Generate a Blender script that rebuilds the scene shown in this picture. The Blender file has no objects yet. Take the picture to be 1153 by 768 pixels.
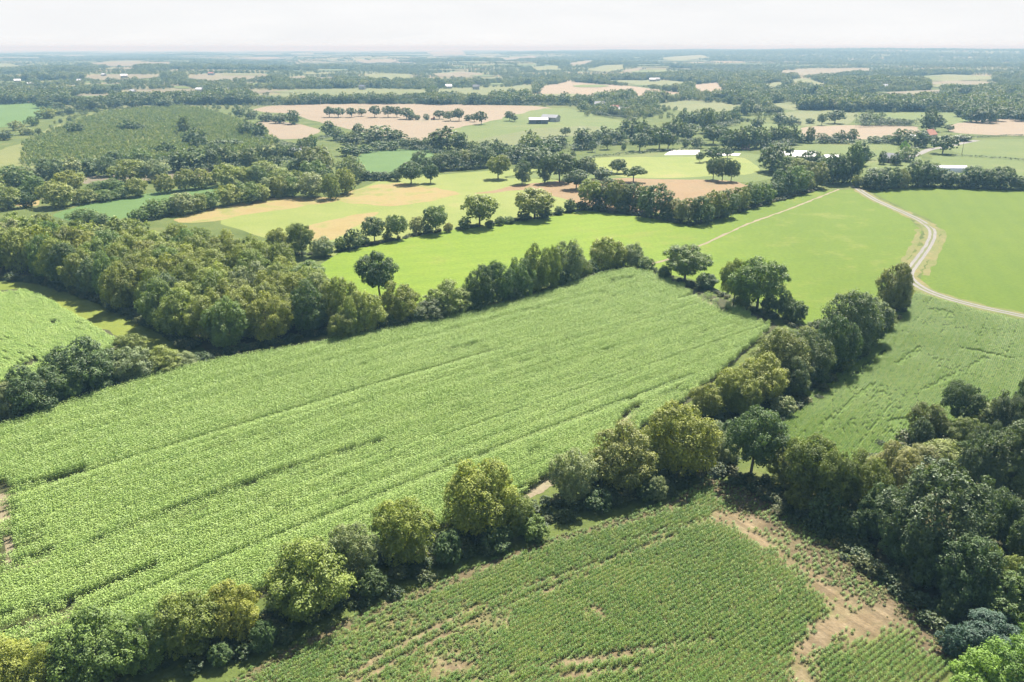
import bpy, math, random
import numpy as np
from mathutils import Vector, geometry as mgeo

random.seed(11)
rng = np.random.default_rng(11)
sc = bpy.context.scene
C = sc.collection
PITCH = math.radians(20.27); CAM_H = 70.0; FPX = 897.0
CP, SP = math.cos(PITCH), math.sin(PITCH)

# ------------------------------------------------------------------ terrain and survey helpers
def sstep(a, b, x):
    t = np.clip((x - a) / (b - a), 0, 1); return t * t * (3 - 2 * t)

def terrain(x, y):
    """Height of the land: level near the fields, rolling far away, a wooded ridge to the north east."""
    x = np.asarray(x, float); y = np.asarray(y, float)
    d = np.hypot(x, y)
    roll = 5.5 * np.sin(x / 410 + 0.7) * np.sin(y / 520 + 0.4) + 4 * np.sin(x / 230 + y / 610 + 2.0)
    z = sstep(950, 2200, d) * roll
    ridge = sstep(3800, 7200, d) * (8 + 38 * sstep(-500, 4200, x) + 4 * np.sin(x / 900.0))
    ridge = ridge * (1 - 0.35 * sstep(8500, 13000, d))
    return z + ridge * sstep(-4500, 600, x)

def tz(x, y): return float(terrain(x, y))

def G(px, py):
    """Where the sight line of photo position (px, py) meets the land."""
    dx = (px - 576.5) / FPX; dy = (384 - py) / FPX
    d = np.array((dx, CP + dy * SP, -SP + dy * CP))
    if d[2] < -1e-5:
        t = -CAM_H / d[2]
        if t * math.hypot(d[0], d[1]) < 900: return float(d[0] * t), float(d[1] * t)
    t = 700.0
    while t < 15000:
        p = d * t
        if CAM_H + p[2] <= tz(p[0], p[1]): break
        t *= 1.006
    p = d * t
    return float(p[0]), float(p[1])

def proj(x, y, z):
    v = z - CAM_H
    fwd = y * CP - v * SP; up = y * SP + v * CP
    fwd = np.maximum(fwd, 1e-3)
    return 576.5 + FPX * x / fwd, 384 - FPX * up / fwd

def top_z(cy, py):
    k = (384 - py) / FPX
    return CAM_H + cy * (k * CP - SP) / (CP + k * SP)

def inside(px, py, poly):
    px = np.asarray(px); py = np.asarray(py)
    r = np.zeros(px.shape, bool); n = len(poly)
    for i in range(n):
        x1, y1 = poly[i]; x2, y2 = poly[(i + 1) % n]
        c = ((y1 > py) != (y2 > py))
        with np.errstate(divide='ignore', invalid='ignore'):
            xi = (x2 - x1) * (py - y1) / (y2 - y1 + 1e-12) + x1
        r ^= c & (px < xi)
    return r

def near_line(x, y, line, w):
    """Inside the strip of half width w round a polyline (world metres)."""
    r = np.zeros(x.shape, bool)
    for (x1, y1), (x2, y2) in zip(line[:-1], line[1:]):
        vx, vy = x2 - x1, y2 - y1; L = vx * vx + vy * vy + 1e-9
        t = np.clip(((x - x1) * vx + (y - y1) * vy) / L, 0, 1)
        r |= np.hypot(x - x1 - t * vx, y - y1 - t * vy) < w
    return r

def vnoise(x, y, s, seed=0):
    """Smooth value noise in 0..1."""
    r = np.random.default_rng(seed); T = r.random((128, 128))
    u = np.asarray(x) / s + 31.7; v = np.asarray(y) / s + 17.3
    i = np.floor(u).astype(int); j = np.floor(v).astype(int); fu = u - i; fv = v - j
    fu = fu * fu * (3 - 2 * fu); fv = fv * fv * (3 - 2 * fv)
    g = lambda a, b: T[a % 128, b % 128]
    return (g(i, j) * (1 - fu) + g(i + 1, j) * fu) * (1 - fv) + (g(i, j + 1) * (1 - fu) + g(i + 1, j + 1) * fu) * fv

# ------------------------------------------------------------------ materials
def new_mat(name):
    m = bpy.data.materials.new(name); m.use_nodes = True
    nt = m.node_tree; nt.nodes.clear()
    return m, nt, nt.nodes, nt.links

def noise(N, L, vec, scale, detail=4, rough=0.6):
    n = N.new('ShaderNodeTexNoise'); n.inputs['Scale'].default_value = scale
    n.inputs['Detail'].default_value = detail; n.inputs['Roughness'].default_value = rough
    if vec is not None: L.new(vec, n.inputs['Vector'])
    return n.outputs['Fac']

def ramp(N, L, fac, stops):
    r = N.new('ShaderNodeValToRGB'); el = r.color_ramp.elements
    while len(el) < len(stops): el.new(0.5)
    for e, (p, c) in zip(el, stops):
        e.position = p; e.color = (c[0], c[1], c[2], 1)
    L.new(fac, r.inputs['Fac']); return r.outputs['Color']

def mixc(N, L, fac, a, b, mode='MIX'):
    m = N.new('ShaderNodeMix'); m.data_type = 'RGBA'; m.blend_type = mode
    for s, v in ((m.inputs[0], fac), (m.inputs[6], a), (m.inputs[7], b)):
        if isinstance(v, (int, float)): s.default_value = v
        elif isinstance(v, tuple): s.default_value = (v[0], v[1], v[2], 1)
        else: L.new(v, s)
    return m.outputs[2]

def mth(N, L, op, a, b=None):
    m = N.new('ShaderNodeMath'); m.operation = op
    for i, v in enumerate((a, b)):
        if v is None: continue
        if isinstance(v, (int, float)): m.inputs[i].default_value = v
        else: L.new(v, m.inputs[i])
    return m.outputs[0]

def leaf_material(name, base=None, transl=0.30, rough=0.55):
    """Leaves: tint per leaf, hue per tree; some light passes through."""
    m, nt, N, L = new_mat(name)
    at = N.new('ShaderNodeAttribute'); at.attribute_name = 'tint'
    oi = N.new('ShaderNodeObjectInfo')
    col = oi.outputs['Color']
    if base is not None:
        col = ramp(N, L, oi.outputs['Random'], base)
    v = ramp(N, L, at.outputs['Fac'], [(0.0, (0.60, 0.66, 0.6)), (0.5, (1, 1, 1)), (1.0, (1.48, 1.42, 1.3))])
    col = mixc(N, L, 1.0, col, v, 'MULTIPLY')
    p = N.new('ShaderNodeBsdfPrincipled'); L.new(col, p.inputs['Base Color'])
    p.inputs['Roughness'].default_value = rough
    p.inputs['Specular IOR Level'].default_value = 0.35
    t = N.new('ShaderNodeBsdfTranslucent')
    L.new(mixc(N, L, 1.0, col, (1.25, 1.3, 0.7), 'MULTIPLY'), t.inputs['Color'])
    mx = N.new('ShaderNodeMixShader'); mx.inputs[0].default_value = transl
    L.new(p.outputs[0], mx.inputs[1]); L.new(t.outputs[0], mx.inputs[2])
    o = N.new('ShaderNodeOutputMaterial'); L.new(mx.outputs[0], o.inputs['Surface'])
    return m

def plain(name, col, rough=0.8, var=0.15, scale=0.8, bump=0.0):
    m, nt, N, L = new_mat(name)
    g = N.new('ShaderNodeNewGeometry')
    f = noise(N, L, g.outputs['Position'], scale, 5)
    c = ramp(N, L, f, [(0.3, tuple(k * (1 - var) for k in col)), (0.7, tuple(min(0.95, k * (1 + var)) for k in col))])
    p = N.new('ShaderNodeBsdfPrincipled'); L.new(c, p.inputs['Base Color']); p.inputs['Roughness'].default_value = rough
    o = N.new('ShaderNodeOutputMaterial'); L.new(p.outputs[0], o.inputs['Surface'])
    return m

def field_material(name, a, b, patch=None, s_big=0.012, s_mid=0.11, s_fine=1.1, amount=0.5, rows=None, row_w=3.0,
                   row_amt=0.2, row_col=None, bump=0.4, pcut=(0.52, 0.66), toward=None):
    """Ground cover: two colours mixed by broad and fine noise, optional worn patches and sown rows."""
    m, nt, N, L = new_mat(name)
    g = N.new('ShaderNodeNewGeometry'); pos = g.outputs['Position']
    big = noise(N, L, pos, s_big, 4); mid = noise(N, L, pos, s_mid, 5, 0.65); fine = noise(N, L, pos, s_fine, 4, 0.7)
    f = mth(N, L, 'ADD', mth(N, L, 'MULTIPLY', big, 0.5), mth(N, L, 'MULTIPLY', mid, 0.5))
    col = ramp(N, L, f, [(0.36, a), (0.64, b)])
    if toward is not None:                              # slow change of the sward across the field
        (ax, ay), (bx, by), c2a, c2b = toward; dx, dy = bx - ax, by - ay; q = dx * dx + dy * dy
        vm = N.new('ShaderNodeVectorMath'); vm.operation = 'DOT_PRODUCT'; L.new(pos, vm.inputs[0]); vm.inputs[1].default_value = (dx / q, dy / q, 0)
        tt = mth(N, L, 'ADD', mth(N, L, 'ADD', vm.outputs['Value'], -(ax * dx + ay * dy) / q), mth(N, L, 'MULTIPLY', mth(N, L, 'ADD', big, -.5), .8))
        cc = N.new('ShaderNodeClamp'); L.new(tt, cc.inputs[0]); col = mixc(N, L, cc.outputs[0], col, ramp(N, L, f, [(0.36, c2a), (0.64, c2b)]))
    if patch is not None:
        pm = ramp(N, L, mth(N, L, 'ADD', mth(N, L, 'MULTIPLY', mid, 0.55), mth(N, L, 'MULTIPLY', big, 0.45)),
                  [(pcut[0], (0, 0, 0)), (pcut[1], (1, 1, 1))])
        col = mixc(N, L, pm, col, patch)
    if rows is not None:
        mp = N.new('ShaderNodeMapping'); mp.inputs['Rotation'].default_value = (0, 0, -rows)
        L.new(pos, mp.inputs['Vector'])
        sx = N.new('ShaderNodeSeparateXYZ'); L.new(mp.outputs[0], sx.inputs[0])
        w1 = mth(N, L, 'SINE', mth(N, L, 'ADD', mth(N, L, 'MULTIPLY', sx.outputs['Y'], 2 * math.pi / row_w),
                                   mth(N, L, 'MULTIPLY', mid, 3.0)))
        st = N.new('ShaderNodeMapping'); st.inputs['Scale'].default_value = (0.02, 0.6, 1)
        L.new(mp.outputs[0], st.inputs['Vector'])
        streak = noise(N, L, st.outputs[0], 1.0, 4, 0.7)
        rf = mth(N, L, 'MULTIPLY', mth(N, L, 'ADD', mth(N, L, 'MULTIPLY', w1, 0.25),
                                       mth(N, L, 'MULTIPLY', streak, 1.0)), row_amt)
        col = mixc(N, L, rf, col, row_col or tuple(k * 0.45 for k in a))
    fv = ramp(N, L, fine, [(0.25, (1 - amount * .5,) * 3), (0.75, (1 + amount * .5,) * 3)])
    col = mixc(N, L, 1.0, col, fv, 'MULTIPLY')
    p = N.new('ShaderNodeBsdfPrincipled'); L.new(col, p.inputs['Base Color']); p.inputs['Roughness'].default_value = 0.9
    p.inputs['Specular IOR Level'].default_value = 0.15
    if bump:
        bn = N.new('ShaderNodeBump'); bn.inputs['Strength'].default_value = bump; bn.inputs['Distance'].default_value = 0.35
        L.new(mth(N, L, 'ADD', fine, mth(N, L, 'MULTIPLY', mid, 1.0)), bn.inputs['Height']); L.new(bn.outputs[0], p.inputs['Normal'])
    o = N.new('ShaderNodeOutputMaterial'); L.new(p.outputs[0], o.inputs['Surface'])
    return m

# ------------------------------------------------------------------ mesh helpers
def mesh_np(name, verts, faces, k, mats, mat_idx=None, tint=None, smooth=False):
    """verts (n,3), faces (m,k)"""
    me = bpy.data.meshes.new(name)
    verts = np.asarray(verts, np.float32); faces = np.asarray(faces, np.int32)
    me.vertices.add(len(verts)); me.vertices.foreach_set('co', verts.ravel())
    me.loops.add(faces.size); me.loops.foreach_set('vertex_index', faces.ravel())
    me.polygons.add(len(faces)); me.polygons.foreach_set('loop_start', np.arange(len(faces), dtype=np.int32) * k)
    me.polygons.foreach_set('loop_total', np.full(len(faces), k, np.int32))
    for m in mats: me.materials.append(m)
    if mat_idx is not None: me.polygons.foreach_set('material_index', np.asarray(mat_idx, np.int32))
    if tint is not None:
        a = me.attributes.new('tint', 'FLOAT', 'FACE'); a.data.foreach_set('value', np.asarray(tint, np.float32))
    me.polygons.foreach_set('use_smooth', np.full(len(faces), smooth, bool))
    me.update(calc_edges=True); me.validate()
    return me

def link(name, me, parent=None, loc=None):
    o = bpy.data.objects.new(name, me); C.objects.link(o)
    if parent is not None: o.parent = parent
    if loc is not None: o.location = loc
    return o

def empty(name, loc, rz=0.0):
    o = bpy.data.objects.new(name, None); C.objects.link(o)
    o.location = loc; o.rotation_euler = (0, 0, rz); o.empty_display_size = 0.5
    return o

def tag(o, label, cat, group=None):
    o['label'] = label; o['category'] = cat
    if group: o['group'] = group
    return o

def structure(o): o['kind'] = 'structure'; return o

def tube(p0, p1, r0, r1, n=7, bend=0.0, seg=3, r=random):
    """A tapered limb as (verts, quads)."""
    p0 = np.array(p0, float); p1 = np.array(p1, float); ax = p1 - p0
    ax_n = ax / (np.linalg.norm(ax) + 1e-9)
    t = np.cross(ax_n, (0.3, 0.9, 0.2)); t /= np.linalg.norm(t); b = np.cross(ax_n, t)
    off = np.array([r.uniform(-1, 1), r.uniform(-1, 1), 0.2]) * bend * np.linalg.norm(ax)
    V = []; F = []
    for s in range(seg + 1):
        u = s / seg; c = p0 + ax * u + off * math.sin(math.pi * u); rr = r0 + (r1 - r0) * u
        for i in range(n):
            a = 2 * math.pi * i / n; V.append(c + rr * (math.cos(a) * t + math.sin(a) * b))
    for s in range(seg):
        for i in range(n):
            j = (i + 1) % n; F.append((s * n + i, s * n + j, (s + 1) * n + j, (s + 1) * n + i))
    return V, F

def unit(a):
    return a / (np.linalg.norm(a, axis=-1, keepdims=True) + 1e-9)

def leaf_quads(pos, nrm, size, r, aspect=0.65):
    """One small bent leaf spray (a quad) at each position."""
    n = len(pos)
    t = unit(np.cross(nrm, unit(r.normal(size=(n, 3))))); b = np.cross(nrm, t)
    s = (size * r.uniform(0.6, 1.35, n))[:, None]
    w = s * aspect
    c0 = pos - t * s * .5; c2 = pos + t * s * .5
    c1 = pos + b * w * .5 + nrm * s * 0.12; c3 = pos - b * w * .5 + nrm * s * 0.12
    V = np.stack([c0, c1, c2, c3], 1).reshape(-1, 3)
    F = np.arange(4 * n).reshape(n, 4)
    return V, F

def fib(n, r):
    i = np.arange(n) + 0.5
    ph = np.arccos(1 - 2 * i / n); th = math.pi * (1 + 5 ** .5) * i + r.uniform(0, 6.28)
    return np.stack([np.cos(th) * np.sin(ph), np.sin(th) * np.sin(ph), np.cos(ph)], 1)

def crown_points(kind, seed, n_leaf, leaf):
    """Leaf positions, normals and tints of a crown in a unit tree (height 1, spread 1)."""
    r = np.random.default_rng(seed)
    lobes = []
    big = fib(7, r) * np.array((.17, .17, .12)) * r.uniform(.6, 1.25, (7, 1))      # a few main boughs carry the lobes: an uneven outline
    def shell(n, rx, rz, zc, r0, r1, low=0.0):
        for d in fib(n, r):
            b = big[np.argmax(big @ d)]; q = r.uniform(.72, 1.1)
            lobes.append((d[0] * rx * q * (1 + low * (d[2] < .2)) + b[0] * .55, d[1] * rx * q * (1 + low * (d[2] < .2)) + b[1] * .55, max(.1, zc + d[2] * rz * r.uniform(.78, 1.08) + b[2] * .5), r.uniform(r0, r1)))
    if kind in 'BS':          # dense, leafy to the ground
        shell(46, .315, .36, .5, .075, .15, .12)
        lobes += [(0, 0, .45, .27), (0.05, 0, .25, .27)]
    elif kind == 'O':         # round crown on a visible trunk
        shell(38, .335, .29, .62, .07, .135)
        lobes.append((0, 0, .6, .23))
    elif kind == 'T':         # tall, narrow
        shell(32, .28, .37, .56, .07, .13)
        lobes += [(0, 0, .5, .2), (0, 0, .7, .18)]
    elif kind == 'U':         # flat topped
        shell(30, .37, .16, .7, .06, .12)
        lobes.append((0, 0, .68, .17))
    else:                     # 'F' feathery: upright sprays on steep limbs
        for k in range(34):
            a = r.uniform(0, 6.28); q = math.sqrt(r.uniform(0.02, 1)); h = .92 - .5 * q * r.uniform(.5, 1.2)
            for s in range(3):
                u = 1 - s * .17
                lobes.append((math.cos(a) * .42 * q * (1 - .1 * s), math.sin(a) * .42 * q * (1 - .1 * s), max(.1, h * u), .07 + .035 * s))
        lobes.append((0, 0, .45, .28)); lobes.append((0, 0, .25, .26))
    lobes = np.array(lobes); lobes[:, :2] += r.normal(0, .012, (len(lobes), 2))
    # uneven outline: a few lobes are missing or swollen
    lobes[:, 3] *= r.uniform(.85, 1.2, len(lobes))
    area = lobes[:, 3] ** 2; cnt = np.maximum(6, (n_leaf * 1.9 * area / area.sum())).astype(int)
    P = []; Nn = []; T = []
    for (x, y, z, rad), c in zip(lobes, cnt):
        c0 = np.array((x, y, z)); tl = r.normal(0, .13)
        ncl = max(4, c // 16)
        d = unit(r.normal(size=(ncl, 3)) + np.array((0, 0, .35)))
        cen = c0 + d * rad * r.uniform(.72, 1.08, (ncl, 1)) * np.array((1, 1, .85))
        k = r.integers(0, ncl, c)
        off = r.normal(size=(c, 3)); off = unit(off) * (r.random((c, 1)) ** .4) * rad * .36
        p = cen[k] + off
        nm = unit(d[k] * .9 + unit(off) * .55 + np.array((0, 0, .62)) + r.normal(0, .34, (c, 3)))
        P.append(p); Nn.append(nm)
        T.append(.5 + tl + r.normal(0, .13, ncl)[k] + r.normal(0, .12, c))
    P = np.concatenate(P); Nn = np.concatenate(Nn); T = np.concatenate(T); 
    # drop what is buried deep inside: only the shell and some depth carries leaves
    dd = ((P[:, None, :] - lobes[None, :, :3]) / lobes[None, :, 3:4]); deep = (np.linalg.norm(dd, axis=2) < .62).any(1)
    keep = ~deep & (P[:, 2] > .015)
    P, Nn, T = P[keep], Nn[keep], T[keep]
    if len(P) > n_leaf:
        s = r.permutation(len(P))[:n_leaf]; P, Nn, T = P[s], Nn[s], T[s]
    P[:, 2] /= max(1e-3, np.percentile(P[:, 2], 99.7)); 
    w = np.percentile(np.abs(P[:, :2]), 98.5); P[:, :2] *= .5 / w
    V, F = leaf_quads(P, Nn, np.full(len(P), leaf), r)
    return V, F, np.clip(T, 0, 1), lobes

LEAF = leaf_material('leaf')
BARK = plain('bark', (0.10, 0.085, 0.065), 0.95, .35, 3.0)

def trunk_mesh(kind, seed, lobes, w_ratio=1.0):
    r = random.Random(seed); V = []; F = []
    def add(v, f):
        b = len(V); V.extend(v); F.extend(tuple(i + b for i in q) for q in f)
    split = {'O': .34, 'T': .45, 'U': .42, 'F': .25}.get(kind, .22)
    add(*tube((0, 0, -.03), (0, 0, split), .030, .021, 8, .03, 4, r))
    idx = list(range(len(lobes))); r.shuffle(idx)
    for i in idx[:9]:
        x, y, z, rad = lobes[i]
        add(*tube((0, 0, split * r.uniform(.75, 1.0)), (x * .9, y * .9, max(z, split + .05)), .014, .004, 5, .1, 3, r))
    return V, F

PROTO = {}
def proto(kind, lod):
    """Shared crown and trunk meshes; several individuals of every habit."""
    key = (kind, lod)
    if key not in PROTO:
        n_var = {'N': 5 if kind in 'BOF' else 3, 'M': 5 if kind in 'BO' else 3, 'D': 4 if kind in 'BO' else 2}[lod]
        n, lf = {'N': (19000, .033), 'M': (7000, .050), 'D': (2200, .085)}[lod]
        if kind == 'S': n, lf = int(n * .45), lf * 1.6
        if kind == 'F': n, lf = int(n * 1.2), lf * .9
        L = []
        for v in range(n_var):
            seed = hash((ord(kind), ord(lod), v)) % 100000
            cv, cf, ct, lobes = crown_points(kind, seed, n, lf)
            tv, tf = trunk_mesh(kind, seed, lobes)
            cm = mesh_np('crown_leaves', cv, cf, 4, [LEAF], None, ct)
            tm = mesh_np('trunk_limbs', np.array(tv), tf, 4, [BARK], None, None, True)
            jm = mesh_np('tree_whole', np.concatenate([cv, np.array(tv)]), np.concatenate([cf, np.array(tf) + len(cv)]), 4, [LEAF, BARK],
                         np.concatenate([np.zeros(len(cf)), np.ones(len(tf))]), np.concatenate([ct, np.full(len(tf), .5)]))
            L.append((cm, tm, jm))
        PROTO[key] = L
    return PROTO[key]

COL = {  # leaf colours of the species
    'o': ((0.160, 0.198, 0.034), 'olive'), 'y': ((0.195, 0.225, 0.034), 'golden'), 'd': ((0.072, 0.118, 0.030), 'dark'),
    'g': ((0.118, 0.178, 0.036), 'mid-green'), 'p': ((0.195, 0.235, 0.094), 'pale'), 'k': ((0.096, 0.136, 0.048), 'dusky'),
    'b': ((0.158, 0.178, 0.044), 'brownish'), 'l': ((0.150, 0.265, 0.032), 'bright green'), 't': ((0.066, 0.120, 0.074), 'blue-green'),
    'r': ((0.215, 0.225, 0.075), 'buff'), 'w': ((0.205, 0.240, 0.046), 'light olive')}
SHAPE = {'B': 'bushy', 'O': 'round-crowned', 'T': 'slender', 'U': 'flat-topped', 'F': 'feathery', 'S': 'low'}
NAME = {'B': 'hedgerow_tree', 'O': 'oak_tree', 'T': 'slender_tree', 'U': 'spreading_tree', 'F': 'ash_tree', 'S': 'bush'}
_ones = 'first second third fourth fifth sixth seventh eighth ninth'.split()
ORD = _ones + 'tenth eleventh twelfth thirteenth fourteenth fifteenth sixteenth seventeenth eighteenth nineteenth'.split()
for _t, _o in (('twenty', 'twentieth'), ('thirty', 'thirtieth'), ('forty', 'fortieth'), ('fifty', 'fiftieth')): ORD += [_o] + [_t + '-' + q for q in _ones]


def plant_tree(x, y, h, w, kind, colk, label, group, vary=0.10, lod=None, name=None, dark=1.0):
    name = name or NAME[kind]
    d = math.hypot(x, y)
    lod = lod or ('N' if d < 290 else 'M' if d < 520 else 'D')
    cm, tm, jm = random.choice(proto(kind, lod))
    base = COL[colk][0]; f = random.uniform(1 - vary, 1 + vary); g = random.uniform(1 - vary * .6, 1 + vary * .6)
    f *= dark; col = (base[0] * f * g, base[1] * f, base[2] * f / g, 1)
    rz = random.uniform(0, 6.283); cat = 'bush' if kind == 'S' else 'tree'
    wx = w * random.uniform(.94, 1.06); wy = w * random.uniform(.9, 1.05)
    tilt = (random.gauss(0, .03), random.gauss(0, .03))
    if d < 185 and kind != 'S':
        root = empty(name, (x, y, tz(x, y)), rz); root.scale = (wx, wy, h); root.rotation_euler = (tilt[0], tilt[1], rz)
        c = link('crown', cm, root); c.color = col; link('trunk', tm, root)
    else:
        root = link(name, jm, None, (x, y, tz(x, y) - .05)); root.rotation_euler = (tilt[0], tilt[1], rz)
        root.scale = (wx, wy, h); root.color = col
    tag(root, label, cat, group)
    return root

def row(spec, *places, dark=1.0):
    """Surveyed trees: x, foot, top, width (photo positions), habit, colour. Each goes to the first of the places
    (limits, wording, group) that holds it; labels count from the west along that place."""
    items = []
    for q in spec.replace('\n', ' ').split(';'):
        if not q.strip(): continue
        a = [v.strip() for v in q.split(',')]
        items.append((float(a[0]), float(a[1]), float(a[2]), float(a[3]), a[4], a[5], ','.join(a[6:]) or None))
    items.sort(key=lambda q: q[0])
    count = {}
    for x, yb, yt, w, kind, colk, own in items:
        for (x0, x1, y0, y1), where, group in places:
            if x0 <= x < x1 and y0 <= yb < y1: break
        noun = 'bush' if kind == 'S' else 'tree'
        gx, gy = G(x, yb)
        depth = gy * CP + CAM_H * SP
        wm = w * depth / FPX
        if kind in 'BFS':
            k = (1 + 0.27 * wm / math.hypot(gx, gy)); gx *= k; gy *= k
        h = top_z(gy, yt) - tz(gx, gy)
        if gy < 350: h *= .95
        h = max(1.2, min(h, 24)); wm *= .95 if gy < 330 else 1.14
        i = count.get((noun, where), 0); count[(noun, where)] = i + 1
        lab = own or f"{COL[colk][1]} {SHAPE[kind]} {noun}, {ORD[i]} {noun} from west {where}"
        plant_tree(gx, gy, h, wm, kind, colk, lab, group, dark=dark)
ALL = (-999, 9999, -99, 9999)

# ------------------------------------------------------------------ camera, sun, sky, haze
cam = bpy.data.objects.new('camera', bpy.data.cameras.new('camera')); C.objects.link(cam)
cam.location = (0, 0, CAM_H); cam.rotation_euler = (math.pi / 2 - PITCH, 0, 0)
cam.data.lens = 28.0; cam.data.sensor_width = 36.0; cam.data.clip_start = 0.5; cam.data.clip_end = 40000
sc.camera = cam

SUN_EL = math.radians(53); SUN_AZ = math.radians(20)       # azimuth measured from +Y towards +X
sun = bpy.data.objects.new('sun', bpy.data.lights.new('sun', 'SUN')); C.objects.link(sun)
sun.data.energy = 5.0; sun.data.angle = math.radians(0.53); sun.data.color = (1.0, 0.95, 0.86)
sdir = Vector((math.sin(SUN_AZ) * math.cos(SUN_EL), math.cos(SUN_AZ) * math.cos(SUN_EL), math.sin(SUN_EL)))
sun.rotation_euler = sdir.to_track_quat('Z', 'Y').to_euler(); sun.location = (200, 400, 500)

w = bpy.data.worlds.new('World'); sc.world = w; w.use_nodes = True
nt = w.node_tree; N = nt.nodes; L = nt.links; N.clear()
sky = N.new('ShaderNodeTexSky'); sky.sky_type = 'NISHITA'; sky.sun_disc = False
sky.sun_elevation = SUN_EL; sky.sun_rotation = SUN_AZ; sky.altitude = 100; sky.dust_density = 2.0
tc = N.new('ShaderNodeTexCoord'); sxyz = N.new('ShaderNodeSeparateXYZ'); L.new(tc.outputs['Generated'], sxyz.inputs[0])
mp = N.new('ShaderNodeMapping'); mp.inputs['Scale'].default_value = (1, 1, 7); L.new(tc.outputs['Generated'], mp.inputs['Vector'])
cn = noise(N, L, mp.outputs[0], 2.6, 7, 0.58)
low = ramp(N, L, sxyz.outputs['Z'], [(0.05, (1, 1, 1)), (0.20, (0, 0, 0))])
cov = mth(N, L, 'ADD', ramp(N, L, cn, [(0.50, (0, 0, 0)), (0.66, (1, 1, 1))]), low)
cl = N.new('ShaderNodeClamp'); L.new(cov, cl.inputs[0])
shade = ramp(N, L, noise(N, L, mp.outputs[0], 5.0, 6, 0.6), [(0.3, (4.7, 4.77, 4.84)), (0.7, (5.1, 5.13, 5.16))])
skyc = mixc(N, L, cl.outputs[0], sky.outputs[0], shade)
bg = N.new('ShaderNodeBackground'); bg.inputs['Strength'].default_value = 0.058; L.new(skyc, bg.inputs['Color'])
wo = N.new('ShaderNodeOutputWorld'); L.new(bg.outputs[0], wo.inputs['Surface'])

def haze_box():
    x0, x1, y0, y1, z0, z1 = -16500, 16500, -1500, 16800, -14, 79
    v = [(x, y, z) for z in (z0, z1) for y in (y0, y1) for x in (x0, x1)]
    f = [(0, 2, 3, 1), (4, 5, 7, 6), (0, 1, 5, 4), (2, 6, 7, 3), (0, 4, 6, 2), (1, 3, 7, 5)]
    m, nt, N, L = new_mat('haze')
    pv = N.new('ShaderNodeVolumePrincipled'); pv.inputs['Color'].default_value = (0.18, 0.34, 0.49, 1); pv.inputs['Absorption Color'].default_value = (0.578, 0.235, 0.033, 1)
    pv.inputs['Density Attribute'].default_value = ''; pv.inputs['Temperature Attribute'].default_value = ''; pv.inputs['Density'].default_value = HAZE; pv.inputs['Anisotropy'].default_value = 0.0
    o = N.new('ShaderNodeOutputMaterial'); L.new(pv.outputs[0], o.inputs['Volume'])
    me = mesh_np('haze', v, f, 4, [m]); ob = link('haze', me); ob['kind'] = 'stuff'
HAZE = 0.00026
haze_box()

# ------------------------------------------------------------------ ground
def ground_sheet():
    gx = np.unique(np.concatenate([np.linspace(-1500, 1500, 61), np.sinh(np.linspace(-4.2, 4.2, 130)) / np.sinh(4.2) * 16000]))
    gy = np.unique(np.concatenate([np.linspace(-1200, 2400, 73), 2400 + (np.linspace(0, 1, 90) ** 1.5) * 14000]))
    X, Y = np.meshgrid(gx, gy); Z = terrain(X, Y)
    V = np.stack([X, Y, Z], -1).reshape(-1, 3); nx = len(gx); ny = len(gy)
    i = np.arange(nx - 1); j = np.arange(ny - 1); I, J = np.meshgrid(i, j); a = (J * nx + I).ravel()
    F = np.stack([a, a + 1, a + nx + 1, a + nx], 1)
    m, nt, N, L = new_mat('countryside')
    g = N.new('ShaderNodeNewGeometry'); pos = g.outputs['Position']
    vo = N.new('ShaderNodeTexVoronoi'); vo.inputs['Scale'].default_value = 1 / 190.0
    mp = N.new('ShaderNodeMapping'); mp.inputs['Scale'].default_value = (0.7, 1.0, 0.001); mp.inputs['Rotation'].default_value = (0, 0, .35)
    L.new(pos, mp.inputs['Vector']); L.new(mp.outputs[0], vo.inputs['Vector'])
    sp = N.new('ShaderNodeSeparateColor'); L.new(vo.outputs['Color'], sp.inputs[0])
    cell = ramp(N, L, sp.outputs[0], [(0.0, (0.047, 0.069, 0.020)), (0.25, (0.063, 0.088, 0.026)), (0.48, (0.139, 0.113, 0.063)), (0.6, (0.076, 0.095, 0.032)), (0.8, (0.152, 0.132, 0.082)), (1, (0.050, 0.076, 0.020))])
    ln = N.new('ShaderNodeVectorMath'); ln.operation = 'LENGTH'; L.new(pos, ln.inputs[0])
    mr = N.new('ShaderNodeMapRange'); mr.inputs['From Min'].default_value = 1000; mr.inputs['From Max'].default_value = 1300; L.new(ln.outputs['Value'], mr.inputs['Value'])
    mid = noise(N, L, pos, .06, 5, .65); fine = noise(N, L, pos, 1.3, 4, .7)
    near = ramp(N, L, mid, [(0.3, (0.046, 0.067, 0.017)), (0.55, (0.071, 0.092, 0.024)), (0.75, (0.109, 0.109, 0.042))])
    col = mixc(N, L, mr.outputs[0], near, cell)
    col = mixc(N, L, 1.0, col, ramp(N, L, fine, [(0.25, (.72,) * 3), (0.75, (1.25,) * 3)]), 'MULTIPLY')
    p = N.new('ShaderNodeBsdfPrincipled'); L.new(col, p.inputs['Base Color']); p.inputs['Roughness'].default_value = .95
    p.inputs['Specular IOR Level'].default_value = 0.1
    bn = N.new('ShaderNodeBump'); bn.inputs['Strength'].default_value = .5; bn.inputs['Distance'].default_value = .3; L.new(fine, bn.inputs['Height']); L.new(bn.outputs[0], p.inputs['Normal'])
    o = N.new('ShaderNodeOutputMaterial'); L.new(p.outputs[0], o.inputs['Surface'])
    structure(link('ground', mesh_np('ground', V, F, 4, [m], None, None, True)))
ground_sheet()

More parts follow.
